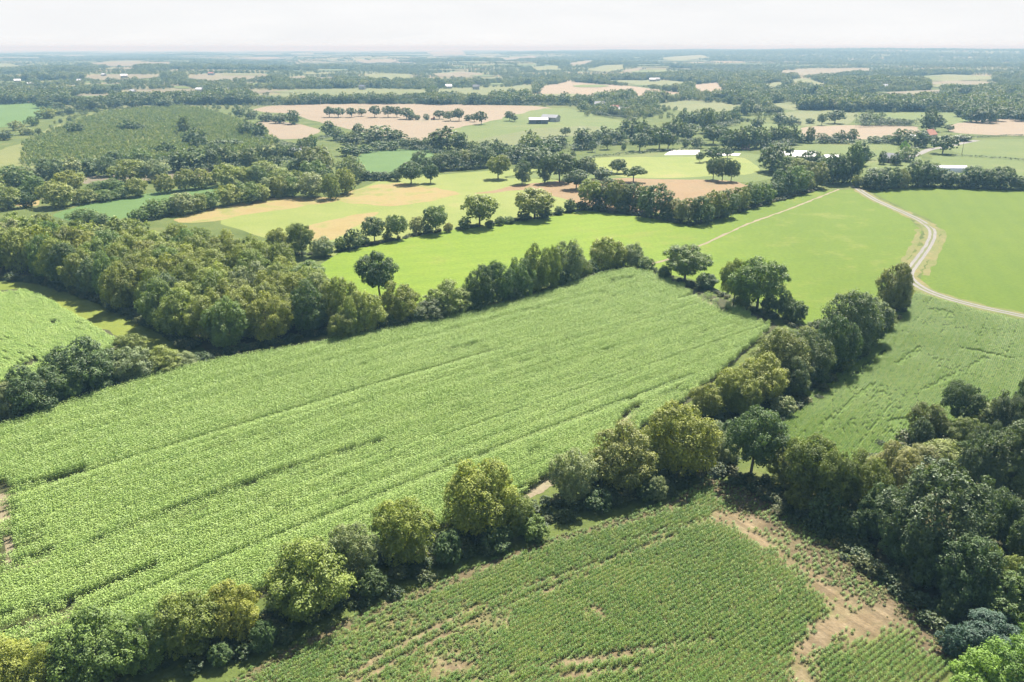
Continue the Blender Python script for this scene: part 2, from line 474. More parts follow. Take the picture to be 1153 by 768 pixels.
LIFT = 0.004
def lift(x, y, layer):
    d = np.hypot(x, y)
    return layer * (LIFT + np.maximum(0, d - 250) * 2e-5) + np.maximum(0, d - 1000) * 0.0006 * (d > 1000)

def smooth_poly(pts, n=5, amt=0.25):
    """Round the surveyed corners a little (Chaikin)."""
    for _ in range(2):
        q = []
        for i in range(len(pts)):
            a = np.array(pts[i]); b = np.array(pts[(i + 1) % len(pts)])
            q.append(tuple(a + (b - a) * amt * .5)); q.append(tuple(a + (b - a) * (1 - amt * .5)))
        pts = q
    return pts

def sheet(name, px_poly, mat, layer=1, round_it=True, wob=0.0):
    """A field as a sheet on the land, its corners surveyed from the photograph."""
    W = [G(*p) for p in px_poly]
    if round_it: W = smooth_poly(W)
    q = []                                              # field edges are never ruler-straight
    for i in range(len(W)):
        a = np.array(W[i]); b = np.array(W[(i + 1) % len(W)]); k = max(1, min(60, int(np.linalg.norm(b - a) / max(2.0, np.linalg.norm(a) * .008)))) if round_it else 1
        q += [tuple(a + (b - a) * t / k) for t in range(k)]
    W = np.array(q)
    if round_it:
        for sc_, am in ((11, 2.4), (3.6, 1.1)):
            f = 1 + np.hypot(W[:, 0], W[:, 1]) / 900
            W = W + np.stack([vnoise(W[:, 0] / f, W[:, 1] / f, sc_, 91) - .5, vnoise(W[:, 0] / f, W[:, 1] / f, sc_, 92) - .5], 1) * am * f[:, None] * (.6 if layer < 2 else 1.9)
    W = [tuple(p) for p in W]
    far = max(math.hypot(*p) for p in W)
    if far < 950:
        V = [(x, y, 0) for x, y in W]; n = len(V)
        tri = mgeo.tessellate_polygon([[Vector((x, y, 0)) for x, y in W]])
        V = np.array(V)
    else:
        xs = [p[0] for p in W]; ys = [p[1] for p in W]
        st = max(25, (max(xs) - min(xs)) / 40)
        gx, gy = np.meshgrid(np.arange(min(xs), max(xs), st), np.arange(min(ys), max(ys), st))
        m = inside(gx.ravel(), gy.ravel(), W)
        pts = [Vector(p) for p in W] + [Vector((a, b)) for a, b in zip(gx.ravel()[m], gy.ravel()[m])]
        vo, ed, tri, *_ = mgeo.delaunay_2d_cdt(pts, [(i, (i + 1) % len(W)) for i in range(len(W))], [], 1, 1e-4)
        V = np.array([(v[0], v[1], 0) for v in vo])
    V = V.astype(float); V[:, 2] = terrain(V[:, 0], V[:, 1]) + lift(V[:, 0], V[:, 1], layer)
    T = []
    for t in tri:
        a, b, c = (V[i] for i in t)
        T.append(tuple(t) if (b[0] - a[0]) * (c[1] - a[1]) - (b[1] - a[1]) * (c[0] - a[0]) > 0 else (t[0], t[2], t[1]))
    return structure(link(name, mesh_np(name, V, np.array(T), 3, [mat])))

def strip(name, line, width, mat, layer=3, px=True, jit=0.0, seed=1):
    """A path or lane along a polyline, width in metres."""
    P = [np.array(G(*p)) if px else np.array(p) for p in line]
    Q = []
    for i in range(len(P) - 1):                       # Catmull-Rom through the surveyed points
        p0 = P[max(0, i - 1)]; p1 = P[i]; p2 = P[i + 1]; p3 = P[min(len(P) - 1, i + 2)]
        k = max(2, int(np.linalg.norm(p2 - p1) / 3))
        for s in range(k):
            t = s / k
            Q.append(.5 * ((2 * p1) + (-p0 + p2) * t + (2 * p0 - 5 * p1 + 4 * p2 - p3) * t * t + (-p0 + 3 * p1 - 3 * p2 + p3) * t ** 3))
    Q.append(P[-1]); Q = np.array(Q); r = np.random.default_rng(seed)
    T = np.gradient(Q, axis=0); T = unit(T); Nn = np.stack([-T[:, 1], T[:, 0]], 1)
    wl = width / 2 * (1 + jit * r.normal(size=len(Q))); wr = width / 2 * (1 + jit * r.normal(size=len(Q)))
    A = Q + Nn * wl[:, None]; B = Q - Nn * wr[:, None]
    V = np.concatenate([A, B]); n = len(Q)
    V = np.concatenate([V, (terrain(V[:, 0], V[:, 1]) + lift(V[:, 0], V[:, 1], layer))[:, None]], 1)
    F = np.array([(n + i, n + i + 1, i + 1, i) for i in range(n - 1)])
    structure(link(name, mesh_np(name, V, F, 4, [mat])))
    return [tuple(q) for q in Q]

A40 = math.radians(40.2)
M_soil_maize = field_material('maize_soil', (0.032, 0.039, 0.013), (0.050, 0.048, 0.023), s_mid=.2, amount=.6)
M_soil = field_material('bare_soil', (0.096, 0.069, 0.039), (0.132, 0.101, 0.059), s_mid=.12, amount=.55, patch=(0.055, 0.059, 0.018), pcut=(.56, .72))
M_soil_brown = field_material('shade_brown_soil', (0.064, 0.044, 0.024), (0.089, 0.060, 0.034), s_mid=.12, amount=.55)  # brown headland soil, darkened to hold the wood's shade
M_young = field_material('young_crop_ground', (0.094, 0.101, 0.032), (0.145, 0.120, 0.054), s_mid=.15, amount=.5, patch=(0.076, 0.108, 0.025), pcut=(.45, .6))
M_right = field_material('sown_ground', (0.048, 0.086, 0.014), (0.070, 0.104, 0.020), patch=(0.10, 0.10, 0.035), pcut=(.62, .75), s_mid=.05, amount=.5, rows=math.radians(54), row_w=3.0, row_amt=.35, row_col=(0.04, 0.06, 0.012))
M_lime = field_material('lime_meadow', (0.088, 0.140, 0.009), (0.118, 0.163, 0.013), s_big=.018, s_mid=.09, s_fine=.7, amount=.42, bump=.5, patch=(0.116, 0.129, 0.023), pcut=(.54, .7), rows=math.radians(24), row_w=9, row_amt=.34, row_col=(0.055, 0.100, 0.006), toward=(G(690, 275), G(905, 280), (0.057, 0.094, 0.003), (0.071, 0.106, 0.005)))
M_lime2 = field_material('green_meadow', (0.057, 0.094, 0.003), (0.071, 0.106, 0.005), s_big=.015, s_mid=.08, s_fine=.8, amount=.4, bump=.5, rows=math.radians(70), row_w=9, row_amt=.3, row_col=(0.039, 0.074, 0.005))
M_verge = field_material('verge', (0.109, 0.131, 0.024), (0.181, 0.164, 0.060), s_mid=.3, amount=.5)
M_grass_strip = field_material('yellow_green_grass', (0.078, 0.110, 0.014), (0.115, 0.135, 0.022), s_mid=.2, amount=.4)  # the strip's own yellow-green grass
M_stubble = field_material('straw_stubble', (0.166, 0.126, 0.049), (0.202, 0.162, 0.072), s_big=.02, s_mid=.08, amount=.25, rows=A40, row_w=5, row_amt=.2, row_col=(0.137, 0.130, 0.037), patch=(0.125, 0.135, 0.036), pcut=(.50, .60))
M_pink = field_material('pink_stubble', (0.148, 0.118, 0.080), (0.178, 0.145, 0.100), s_big=.008, s_mid=.05, s_fine=.4, amount=.18, rows=math.radians(10), row_w=8, row_amt=.12, patch=(0.125, 0.112, 0.066), pcut=(.52, .68))
M_orange = field_material('tilled_soil', (0.145, 0.098, 0.048), (0.175, 0.125, 0.066), s_big=.01, s_mid=.06, s_fine=.6, amount=.22, rows=math.radians(12), row_w=5, row_amt=.12, patch=(0.116, 0.095, 0.048), pcut=(.52, .66))
M_limeY = field_material('yellow_pasture', (0.107, 0.138, 0.028), (0.143, 0.160, 0.043), s_big=.012, s_mid=.05, amount=.42, patch=(0.167, 0.151, 0.055), pcut=(.55, .72))
M_past = field_material('pasture', (0.060, 0.089, 0.019), (0.083, 0.106, 0.027), s_big=.01, s_mid=.05, amount=.42, patch=(0.108, 0.108, 0.041), pcut=(.56, .72))
M_crop = field_material('blue_green_crop', (0.052, 0.099, 0.025), (0.069, 0.119, 0.032), s_mid=.06, amount=.22, rows=math.radians(20), row_w=4, row_amt=.2)
M_paleg = field_material('pale_pasture', (0.074, 0.092, 0.030), (0.098, 0.107, 0.042), s_mid=.03, amount=.35)
M_paletan = field_material('pale_stubble', (0.100, 0.087, 0.054), (0.116, 0.104, 0.072), s_mid=.03, amount=.18, patch=(0.102, 0.110, 0.046), pcut=(.5, .65))
M_plant = field_material('plantation_floor', (0.092, 0.113, 0.038), (0.134, 0.143, 0.050), s_mid=.05, amount=.3)
M_plantY = field_material('young_scrub', (0.088, 0.105, 0.029), (0.118, 0.126, 0.042), s_mid=.06, amount=.35)
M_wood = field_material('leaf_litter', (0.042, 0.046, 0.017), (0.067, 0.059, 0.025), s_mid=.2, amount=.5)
M_path = field_material('trodden_earth', (0.138, 0.114, 0.072), (0.182, 0.155, 0.102), s_mid=.4, amount=.35, patch=(0.067, 0.078, 0.019), pcut=(.56, .7))
M_slab = field_material('silage_sheet', (0.605, 0.571, 0.521), (0.672, 0.647, 0.605), s_mid=.2, amount=.1, bump=.1)

F1 = [(-60, 494), (0, 476), (100, 441), (210, 409), (300, 393), (400, 374), (480, 359), (560, 341), (620, 326), (680, 307), (710, 302), (735, 307), (760, 316), (820, 338), (880, 366),
      (862, 380), (830, 405), (790, 445), (740, 480), (690, 508), (640, 540), (560, 572), (500, 592), (430, 618), (330, 664), (200, 700), (90, 722), (0, 745), (-80, 765)]
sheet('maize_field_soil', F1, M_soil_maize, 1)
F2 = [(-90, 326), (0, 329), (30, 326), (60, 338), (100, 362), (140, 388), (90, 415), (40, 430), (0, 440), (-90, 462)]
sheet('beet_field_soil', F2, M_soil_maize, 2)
sheet('grass_strip', [(-60, 318), (20, 318), (60, 322), (120, 345), (200, 385), (215, 400), (160, 402), (125, 392), (60, 345), (25, 330), (-60, 328)], M_grass_strip, 1)
F3 = [(215, 790), (330, 726), (400, 690), (500, 650), (600, 612), (680, 588), (760, 562), (797, 536), (860, 556), (905, 592), (960, 630), (1010, 664), (1060, 708), (1085, 725), (1050, 785), (1000, 850), (180, 850)]
bare = [[(792, 586), (815, 575), (855, 582), (860, 598), (835, 596), (815, 593)],
        [(815, 590), (850, 594), (885, 626), (930, 650), (978, 682), (990, 698), (968, 708), (930, 682), (895, 650), (848, 608)],
        [(935, 690), (985, 680), (1000, 670), (1018, 690), (1002, 705), (985, 722), (960, 734), (935, 724), (914, 742), (924, 790), (898, 790), (893, 740), (905, 705)],
        [(655, 684), (684, 679), (686, 692), (655, 694)], [(478, 742), (515, 735), (534, 752), (495, 762)], [(540, 700), (575, 690), (580, 697), (545, 708)], [(868, 655), (880, 650), (886, 664), (872, 668)]]
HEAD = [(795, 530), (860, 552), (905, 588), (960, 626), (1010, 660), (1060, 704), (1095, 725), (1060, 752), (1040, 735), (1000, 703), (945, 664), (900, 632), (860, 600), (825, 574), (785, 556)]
WHEELS = [([(380, 768), (450, 728), (520, 692), (600, 660), (680, 634), (760, 604)], .45), ([(396, 772), (470, 731), (540, 696), (610, 668), (660, 648)], .4), ([(520, 772), (600, 752), (700, 738), (800, 722)], .7), ([(540, 782), (640, 762), (720, 752)], .5), ([(745, 600), (800, 586)], .5), ([(700, 612), (790, 590)], .4)]
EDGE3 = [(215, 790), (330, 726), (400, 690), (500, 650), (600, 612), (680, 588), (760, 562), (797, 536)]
def soft(x, y, poly_px, amt=1.0, unit_m=1.0):
    """Membership with a ragged, gradual edge: the mean of several noisy readings."""
    W = [(a / unit_m, b / unit_m) for a, b in (G(*p) for p in poly_px)]; r = np.zeros(len(x))
    for k, (s, a) in enumerate(((7, 3.2), (2.5, 1.6), (1.1, .9), (4, 2.4), (1.6, 1.2), (.8, .7))):
        wx = x + (vnoise(x, y, s, 50 + k) - .5) * a * 2 * amt; wy = y + (vnoise(x, y, s, 60 + k) - .5) * a * 2 * amt
        r += inside(wx, wy, W)
    return r / 6
def f3_state(x, y):
    """Share of dry bare soil, of brown headland soil darkened for shade, and the density of the sown plants."""
    dry = np.zeros(len(x))
    for b in bare: dry = np.maximum(dry, soft(x, y, b, 1.5))
    shade_brown = soft(x, y, HEAD, 1.6)  # brown headland; the wood's shade is put into its soil colour
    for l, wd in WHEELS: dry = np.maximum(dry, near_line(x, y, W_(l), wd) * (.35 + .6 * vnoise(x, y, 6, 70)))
    ed = near_line(x, y, W_(EDGE3), 1.4 + 1.8 * vnoise(x, y, 8, 71)); shade_brown = np.maximum(shade_brown, ed * .75)
    dens = .80 + .85 * (vnoise(x, y, 17, 21) - .45) + .6 * (vnoise(x, y, 4, 22) - .5)
    dens = np.where(soft(x, y, [(640, 650), (760, 610), (830, 605), (880, 650), (900, 720), (760, 760), (600, 720)]) > .5, dens + .28, dens)
    dens = np.where(soft(x, y, [(940, 745), (965, 730), (990, 765), (1010, 800), (930, 800), (925, 765)]) > .5, 1.0, dens)
    dens = dens * (1 - 1.0 * dry) * (1 - .93 * np.clip(shade_brown - .25 * (vnoise(x, y, 5, 72) > .62), 0, 1))
    return dry, shade_brown, np.clip(dens, 0, 1)
def f3_ground():
    W = smooth_poly([G(*p) for p in F3]); xs = [p[0] for p in W]; ys = [p[1] for p in W]; st = .55
    gx = np.arange(min(xs), max(xs), st); gy = np.arange(min(ys), max(ys), st); X, Y = np.meshgrid(gx, gy); nx = len(gx)
    m = inside(X.ravel(), Y.ravel(), W).reshape(X.shape); q = m[:-1, :-1] & m[1:, :-1] & m[:-1, 1:] & m[1:, 1:]
    J, I = np.nonzero(q); a = J * nx + I; F = np.stack([a, a + 1, a + nx + 1, a + nx], 1)
    used, inv = np.unique(F, return_inverse=True); F = inv.reshape(F.shape); x = X.ravel()[used]; y = Y.ravel()[used]
    dry, shade_brown, dens = f3_state(x, y)
    mt, nt, N, L = new_mat('young_maize_soil'); g = N.new('ShaderNodeNewGeometry'); pos = g.outputs['Position']
    mid = noise(N, L, pos, .25, 5, .7); fine = noise(N, L, pos, 1.6, 4, .75)
    def at(nm): t = N.new('ShaderNodeAttribute'); t.attribute_name = nm; return t.outputs['Fac']
    weedy = ramp(N, L, mid, [(0.35, (0.111, 0.086, 0.043)), (.5, (0.102, 0.102, 0.037)), (.65, (0.070, 0.098, 0.025))])
    shade_brown_c = ramp(N, L, mid, [(.35, (.070, .054, .032)), (.65, (.104, .080, .047))])  # brown soil toned down to carry the shade beside the wood
    dry_c = ramp(N, L, mid, [(.35, (0.112, 0.083, 0.046)), (.65, (0.165, 0.129, 0.079))])
    mp = N.new('ShaderNodeMapping'); mp.inputs['Rotation'].default_value = (0, 0, -math.radians(-58)); mp.inputs['Scale'].default_value = (1, 1, 1); L.new(pos, mp.inputs['Vector'])
    sc_ = N.new('ShaderNodeMapping'); sc_.inputs['Scale'].default_value = (.05, 1.3, 1); L.new(mp.outputs[0], sc_.inputs['Vector'])
    lanes = ramp(N, L, noise(N, L, sc_.outputs[0], 1.0, 3, .6), [(.35, (.72,) * 3), (.65, (1.2,) * 3)])
    dry_c = mixc(N, L, 1.0, dry_c, lanes, 'MULTIPLY')
    c = mixc(N, L, at('shade_brown'), weedy, shade_brown_c); c = mixc(N, L, at('dry'), c, dry_c)
    c = mixc(N, L, 1.0, c, ramp(N, L, fine, [(.25, (.7,) * 3), (.75, (1.28,) * 3)]), 'MULTIPLY')
    p = N.new('ShaderNodeBsdfPrincipled'); L.new(c, p.inputs['Base Color']); p.inputs['Roughness'].default_value = .95; p.inputs['Specular IOR Level'].default_value = .1
    bn = N.new('ShaderNodeBump'); bn.inputs['Strength'].default_value = .6; bn.inputs['Distance'].default_value = .25; L.new(fine, bn.inputs['Height']); L.new(bn.outputs[0], p.inputs['Normal'])
    o = N.new('ShaderNodeOutputMaterial'); L.new(p.outputs[0], o.inputs['Surface'])
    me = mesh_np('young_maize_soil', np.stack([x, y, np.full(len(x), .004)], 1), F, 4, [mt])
    for nm, v in (('dry', dry), ('shade_brown', shade_brown)): me.attributes.new(nm, 'FLOAT', 'POINT').data.foreach_set('value', v.astype(np.float32))
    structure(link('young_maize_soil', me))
def W_(pts): return [G(*p) for p in pts]
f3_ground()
F4 = [(1018, 345), (1032, 330), (1060, 338), (1100, 350), (1160, 364), (1260, 385), (1260, 470), (1153, 470), (1100, 490), (1040, 490), (1000, 520), (950, 530), (900, 510), (868, 480), (880, 458), (930, 410), (985, 365)]
sheet('right_crop_soil', F4, M_right, 1)
F5 = [(355, 300), (385, 282), (480, 263), (600, 245), (660, 236), (770, 251), (850, 234), (920, 214), (962, 213), (1000, 233), (1028, 249), (1036, 262), (1027, 285), (1008, 306), (985, 340),
      (940, 355), (905, 368), (850, 340), (780, 315), (730, 305), (700, 300), (640, 312), (560, 335), (440, 350), (390, 345)]
sheet('lime_meadow', F5, M_lime, 1)
sheet('green_meadow', [(972, 213), (1060, 210), (1153, 211), (1300, 216), (1300, 395), (1153, 353), (1100, 342), (1054, 327), (1036, 313), (1052, 287), (1060, 264), (1046, 246), (1002, 227)], M_lime2, 1)
P7 = [(240, 250), (300, 226), (384, 221), (430, 202), (500, 196), (560, 192), (600, 188), (645, 200), (645, 240), (560, 254), (480, 265), (380, 290), (320, 275)]
sheet('pasture', P7, M_limeY, 1)
for p, m in (([(190, 249), (215, 241), (260, 231), (300, 225), (340, 221), (385, 222), (396, 217), (384, 226), (340, 233), (280, 241), (240, 250)], M_stubble),
             ([(372, 224), (420, 208), (444, 205), (530, 217), (500, 224), (440, 232), (400, 230)], M_stubble),
             ([(345, 254), (400, 243), (432, 237), (402, 256), (384, 268), (345, 272), (325, 265)], M_stubble),
             ([(528, 218), (590, 208), (640, 203), (700, 201), (760, 202), (834, 205), (846, 212), (800, 230), (760, 240), (700, 240), (655, 232), (640, 225), (600, 214)], M_orange)):
    sheet('stubble', p, m, 2)
sheet('pasture', [(540, 200), (600, 193), (655, 186), (670, 177), (730, 170), (830, 170), (880, 178), (875, 200), (840, 206), (760, 202), (690, 201), (630, 204), (590, 208)], M_past, 1)
sheet('pasture', [(660, 178), (730, 176), (840, 176), (862, 196), (760, 201), (700, 200), (668, 190)], M_limeY, 2)
sheet('silage_clamp', [(748, 174.5), (756, 169), (788, 169), (787, 174)], M_slab, 4, False)
sheet('silage_clamp', [(805, 175), (806, 172.5), (834, 172.8), (832, 175)], M_slab, 4, False)
sheet('small_field', [(396, 180), (412, 170), (440, 168), (482, 167), (490, 174), (505, 182), (482, 194), (440, 197), (405, 194)], M_crop, 1)
sheet('beet_field', [(60, 242), (100, 229), (160, 221), (205, 212), (255, 206), (245, 222), (190, 235), (140, 246), (90, 252)], M_crop, 2)
sheet('stubble', [(88, 208), (96, 199), (140, 196), (215, 190), (250, 188), (240, 198), (140, 205)], M_paletan, 1)
sheet('stubble', [(15, 232), (24, 226), (42, 223), (44, 232)], M_stubble, 2)
sheet('pink_stubble', [(284, 124), (300, 119.5), (370, 116), (470, 117), (600, 119.5), (625, 122), (600, 131), (560, 137), (520, 142), (505, 154), (470, 159), (420, 152), (380, 142), (345, 134), (330, 128), (300, 127)], M_pink, 1)
sheet('pink_stubble', [(278, 141), (300, 135), (340, 140), (362, 147), (345, 156), (315, 157), (300, 149)], M_pink, 1)
sheet('pasture', [(512, 145), (545, 138), (605, 122.5), (640, 121.5), (668, 129), (708, 138), (690, 150), (600, 158), (540, 162), (510, 155)], M_past, 2)
sheet('pale_pasture', [(530, 158), (600, 145), (660, 141), (690, 144), (640, 154), (560, 166)], M_paleg, 3)
sheet('pale_pasture', [(310, 101), (400, 99), (482, 100.5), (486, 108), (400, 111), (325, 112)], M_paleg, 1)
sheet('pale_pasture', [(488, 100), (560, 97), (600, 96), (606, 105), (540, 112), (492, 109)], M_paleg, 1)
sheet('pink_stubble', [(600, 100), (640, 90.5), (662, 93), (700, 96), (768, 104), (775, 111), (700, 107), (652, 112.5), (608, 112.5)], M_pink, 1)
sheet('pale_pasture', [(730, 117), (770, 113), (828, 116.5), (828, 125), (780, 127), (740, 121)], M_paleg, 1)
sheet('pink_stubble', [(776, 96), (810, 92), (818, 104), (845, 107), (820, 109), (780, 107)], M_pink, 1)
sheet('pasture', [(880, 128), (900, 124), (940, 123), (968, 128), (955, 142), (900, 142), (876, 134)], M_paleg, 1)
sheet('pasture', [(820, 150), (860, 140), (905, 135), (900, 150), (850, 160)], M_past, 1)
sheet('pasture', [(990, 127), (1040, 125.5), (1042, 136), (1000, 138)], M_past, 1)
sheet('pasture', [(1055, 126), (1080, 127), (1095, 138), (1065, 141)], M_past, 1)
sheet('pink_stubble', [(1066, 141), (1100, 136), (1130, 132), (1230, 138), (1230, 153), (1120, 153), (1075, 150)], M_pink, 2)
sheet('pink_stubble', [(902, 143), (960, 141), (1036, 142), (1036, 152), (960, 158), (908, 156)], M_pink, 2)
sheet('pasture', [(1076, 162), (1110, 157), (1153, 156.5), (1260, 160), (1260, 182), (1153, 178), (1100, 176), (1072, 171)], M_past, 1)
sheet('pasture', [(1045, 172), (1080, 173), (1153, 180), (1260, 185), (1260, 212), (1153, 200), (1060, 190)], M_past, 2)
sheet('pasture', [(880, 165), (960, 158), (1010, 160), (1010, 178), (960, 195), (900, 195)], M_past, 1)
sheet('pasture', [(990, 180), (1040, 176), (1050, 195), (990, 205), (972, 200)], M_past, 2)
sheet('pale_crop', [(-90, 118), (0, 117), (44, 115), (62, 120), (50, 131), (22, 142), (-90, 150)], M_crop, 1)
sheet('plantation_floor', [(20, 190), (30, 160), (60, 147), (118, 127), (200, 119), (232, 124), (300, 148), (318, 164), (250, 180), (120, 190)], M_plant, 1)
sheet('young_scrub', [(-60, 205), (0, 170), (40, 152), (90, 131), (140, 122), (122, 130), (64, 155), (34, 170), (22, 196)], M_plantY, 2)
M_fargreen = field_material('far_meadow', (0.05, 0.075, 0.022), (0.07, 0.095, 0.03), s_mid=.03, amount=.2)
FAR_FIELDS = [([(95, 71.5), (140, 70), (200, 71), (175, 75), (120, 75)], M_paletan), ([(-20, 86), (36, 84), (36, 87), (-20, 89)], M_paletan), ([(90, 88), (110, 84), (180, 84.5), (182, 87.5), (120, 91)], M_paletan),
    ([(208, 88), (232, 83), (300, 83), (302, 89), (240, 92)], M_paletan), ([(316, 91), (336, 85.5), (350, 87), (345, 92)], M_paletan), ([(350, 88), (372, 87), (380, 92), (355, 92)], M_paletan),
    ([(410, 85), (430, 83), (465, 84), (462, 92), (420, 92)], M_paleg), ([(488, 83), (520, 81), (545, 83), (540, 87), (495, 87)], M_paletan), ([(600, 76), (625, 74), (632, 79), (604, 80)], M_paleg),
    ([(660, 79), (680, 74), (703, 73), (702, 78), (680, 82)], M_paleg), ([(640, 72), (668, 68), (666, 71), (645, 75)], M_paletan), ([(700, 81), (722, 75), (720, 80), (705, 83)], M_paletan),
    ([(480, 59), (520, 57), (525, 62), (490, 64)], M_paletan), ([(865, 84), (900, 78), (980, 77), (978, 82), (900, 86)], M_paletan), ([(885, 91), (905, 88), (935, 96), (920, 98)], M_paleg),
    ([(962, 108), (1000, 104), (1060, 101), (1062, 107), (1000, 110)], M_paletan), ([(1030, 87), (1060, 84), (1120, 86), (1118, 90), (1050, 92)], M_paleg), ([(1032, 95), (1070, 91), (1125, 93), (1100, 97)], M_paletan),
    ([(860, 120), (880, 116), (905, 119), (890, 125)], M_paleg), ([(855, 96), (880, 92), (885, 97), (862, 99)], M_paleg), ([(-20, 73), (10, 72), (22, 75), (-10, 77)], M_paleg), ([(30, 100), (80, 97), (90, 100), (40, 104)], M_paletan),
    ([(120, 106), (150, 101), (220, 101), (240, 108), (150, 111)], M_paletan), ([(740, 66), (790, 62), (800, 66), (760, 69)], M_paleg), ([(560, 66), (600, 63), (604, 66), (570, 68)], M_paletan),
    ([(260, 66), (300, 64), (330, 66), (290, 68)], M_paletan), ([(400, 69), (440, 67), (450, 70), (410, 72)], M_paletan), ([(690, 93), (740, 90), (790, 94), (740, 98)], M_paleg)]
rf = np.random.default_rng(61)
for _ in range(85):
    cy = 61 + 52 * rf.random() ** 1.3; cx = rf.uniform(-40, 1190); hw = rf.uniform(9, 34); hh = (cy - 54) * rf.uniform(.016, .036)
    if cx > 800 and cy < 78: continue
    sl = rf.uniform(-.6, .6) * hh
    FAR_FIELDS.append(([(cx - hw, cy + sl), (cx - hw * .6, cy - hh), (cx + hw * .7, cy - hh - sl * .5), (cx + hw, cy - sl), (cx + hw * .5, cy + hh), (cx - hw * .7, cy + hh + sl * .4)], (M_paleg, M_past, M_past, M_paletan, M_paleg, M_fargreen)[rf.integers(0, 6)]))
for i, (p, m) in enumerate(FAR_FIELDS): sheet('far_field', p, m, 3 + i * .15)
# stretch of leaf litter under the wood
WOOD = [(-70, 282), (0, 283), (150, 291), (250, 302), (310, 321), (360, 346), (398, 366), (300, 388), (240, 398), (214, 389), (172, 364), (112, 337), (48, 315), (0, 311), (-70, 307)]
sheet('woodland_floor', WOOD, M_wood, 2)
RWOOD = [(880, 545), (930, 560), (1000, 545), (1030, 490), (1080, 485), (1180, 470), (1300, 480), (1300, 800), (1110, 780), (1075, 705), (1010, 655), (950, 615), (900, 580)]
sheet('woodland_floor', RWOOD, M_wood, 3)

# lane with two gravelled wheel tracks and a grassy crown
LANE = [(962, 209), (968, 214), (984, 224), (1001, 232), (1030, 245), (1047, 256), (1050, 265), (1045, 277), (1035, 291), (1024, 307), (1027, 316), (1040, 325), (1062, 334), (1098, 344), (1153, 356), (1260, 378)]
M_lane = field_material('lane_gravel', (0.120, 0.116, 0.108), (0.165, 0.158, 0.146), s_mid=.5, s_fine=2.5, amount=.25, bump=.2)
M_crownG = field_material('lane_grass', (0.070, 0.085, 0.026), (0.105, 0.105, 0.045), s_mid=.5, amount=.4)
M_vergeB = field_material('dry_verge', (0.071, 0.097, 0.018), (0.134, 0.113, 0.046), s_big=.05, s_mid=.25, amount=.5)
strip('verge', LANE, 6.2, M_vergeB, 3, jit=.2)
strip('lane', LANE, 2.9, M_lane, 4, jit=.03)
strip('lane_grass', LANE, 0.75, M_crownG, 5, jit=.25)
strip('verge', [(1042, 252), (1062, 262), (1052, 290), (1042, 310)], 2.2, M_vergeB, 6, jit=.3)
strip('verge', [(1034, 258), (1030, 275), (1016, 295)], 2.0, M_vergeB, 6, jit=.3)
strip('path', [(700, 305), (720, 300), (752, 292), (790, 276), (843, 252), (895, 233), (945, 213)], 1.25, M_path, 4, jit=.35)
strip('road', [(1010, 181), (1030, 175), (1048, 168), (1062, 166), (1080, 162), (1100, 158)], 5.5, M_lane, 4)
TRACKS = [[(-60, 742), (0, 720), (30, 710), (62, 700), (85, 692)], [(570, 572), (590, 561), (612, 549), (635, 530)], [(694, 486), (706, 473), (718, 461)]]
for l in TRACKS: strip('track', l, 1.3, M_path, 3, jit=.35)
# bare wheelings in the maize
for i, (l, wd) in enumerate((([(2, 556), (6, 590), (10, 620), (8, 645)], 1.3), ([(8, 639), (30, 637), (52, 631), (70, 625)], 1.2), ([(4, 558), (40, 551), (72, 543), (100, 533)], 1.1),
    ([(782, 334), (800, 342), (815, 349), (817, 356)], 1.4), ([(602, 555), (612, 548), (620, 542)], 1.8))):
    strip('track', l, wd, M_path, 4 + i * .7, jit=.35, seed=20 + i)

def simple_crown(kind, seed, n, leaf, mat):
    v, f, t, _ = crown_points(kind, seed, n, leaf)
    return mesh_np('foliage', v, f, 4, [mat], None, t)


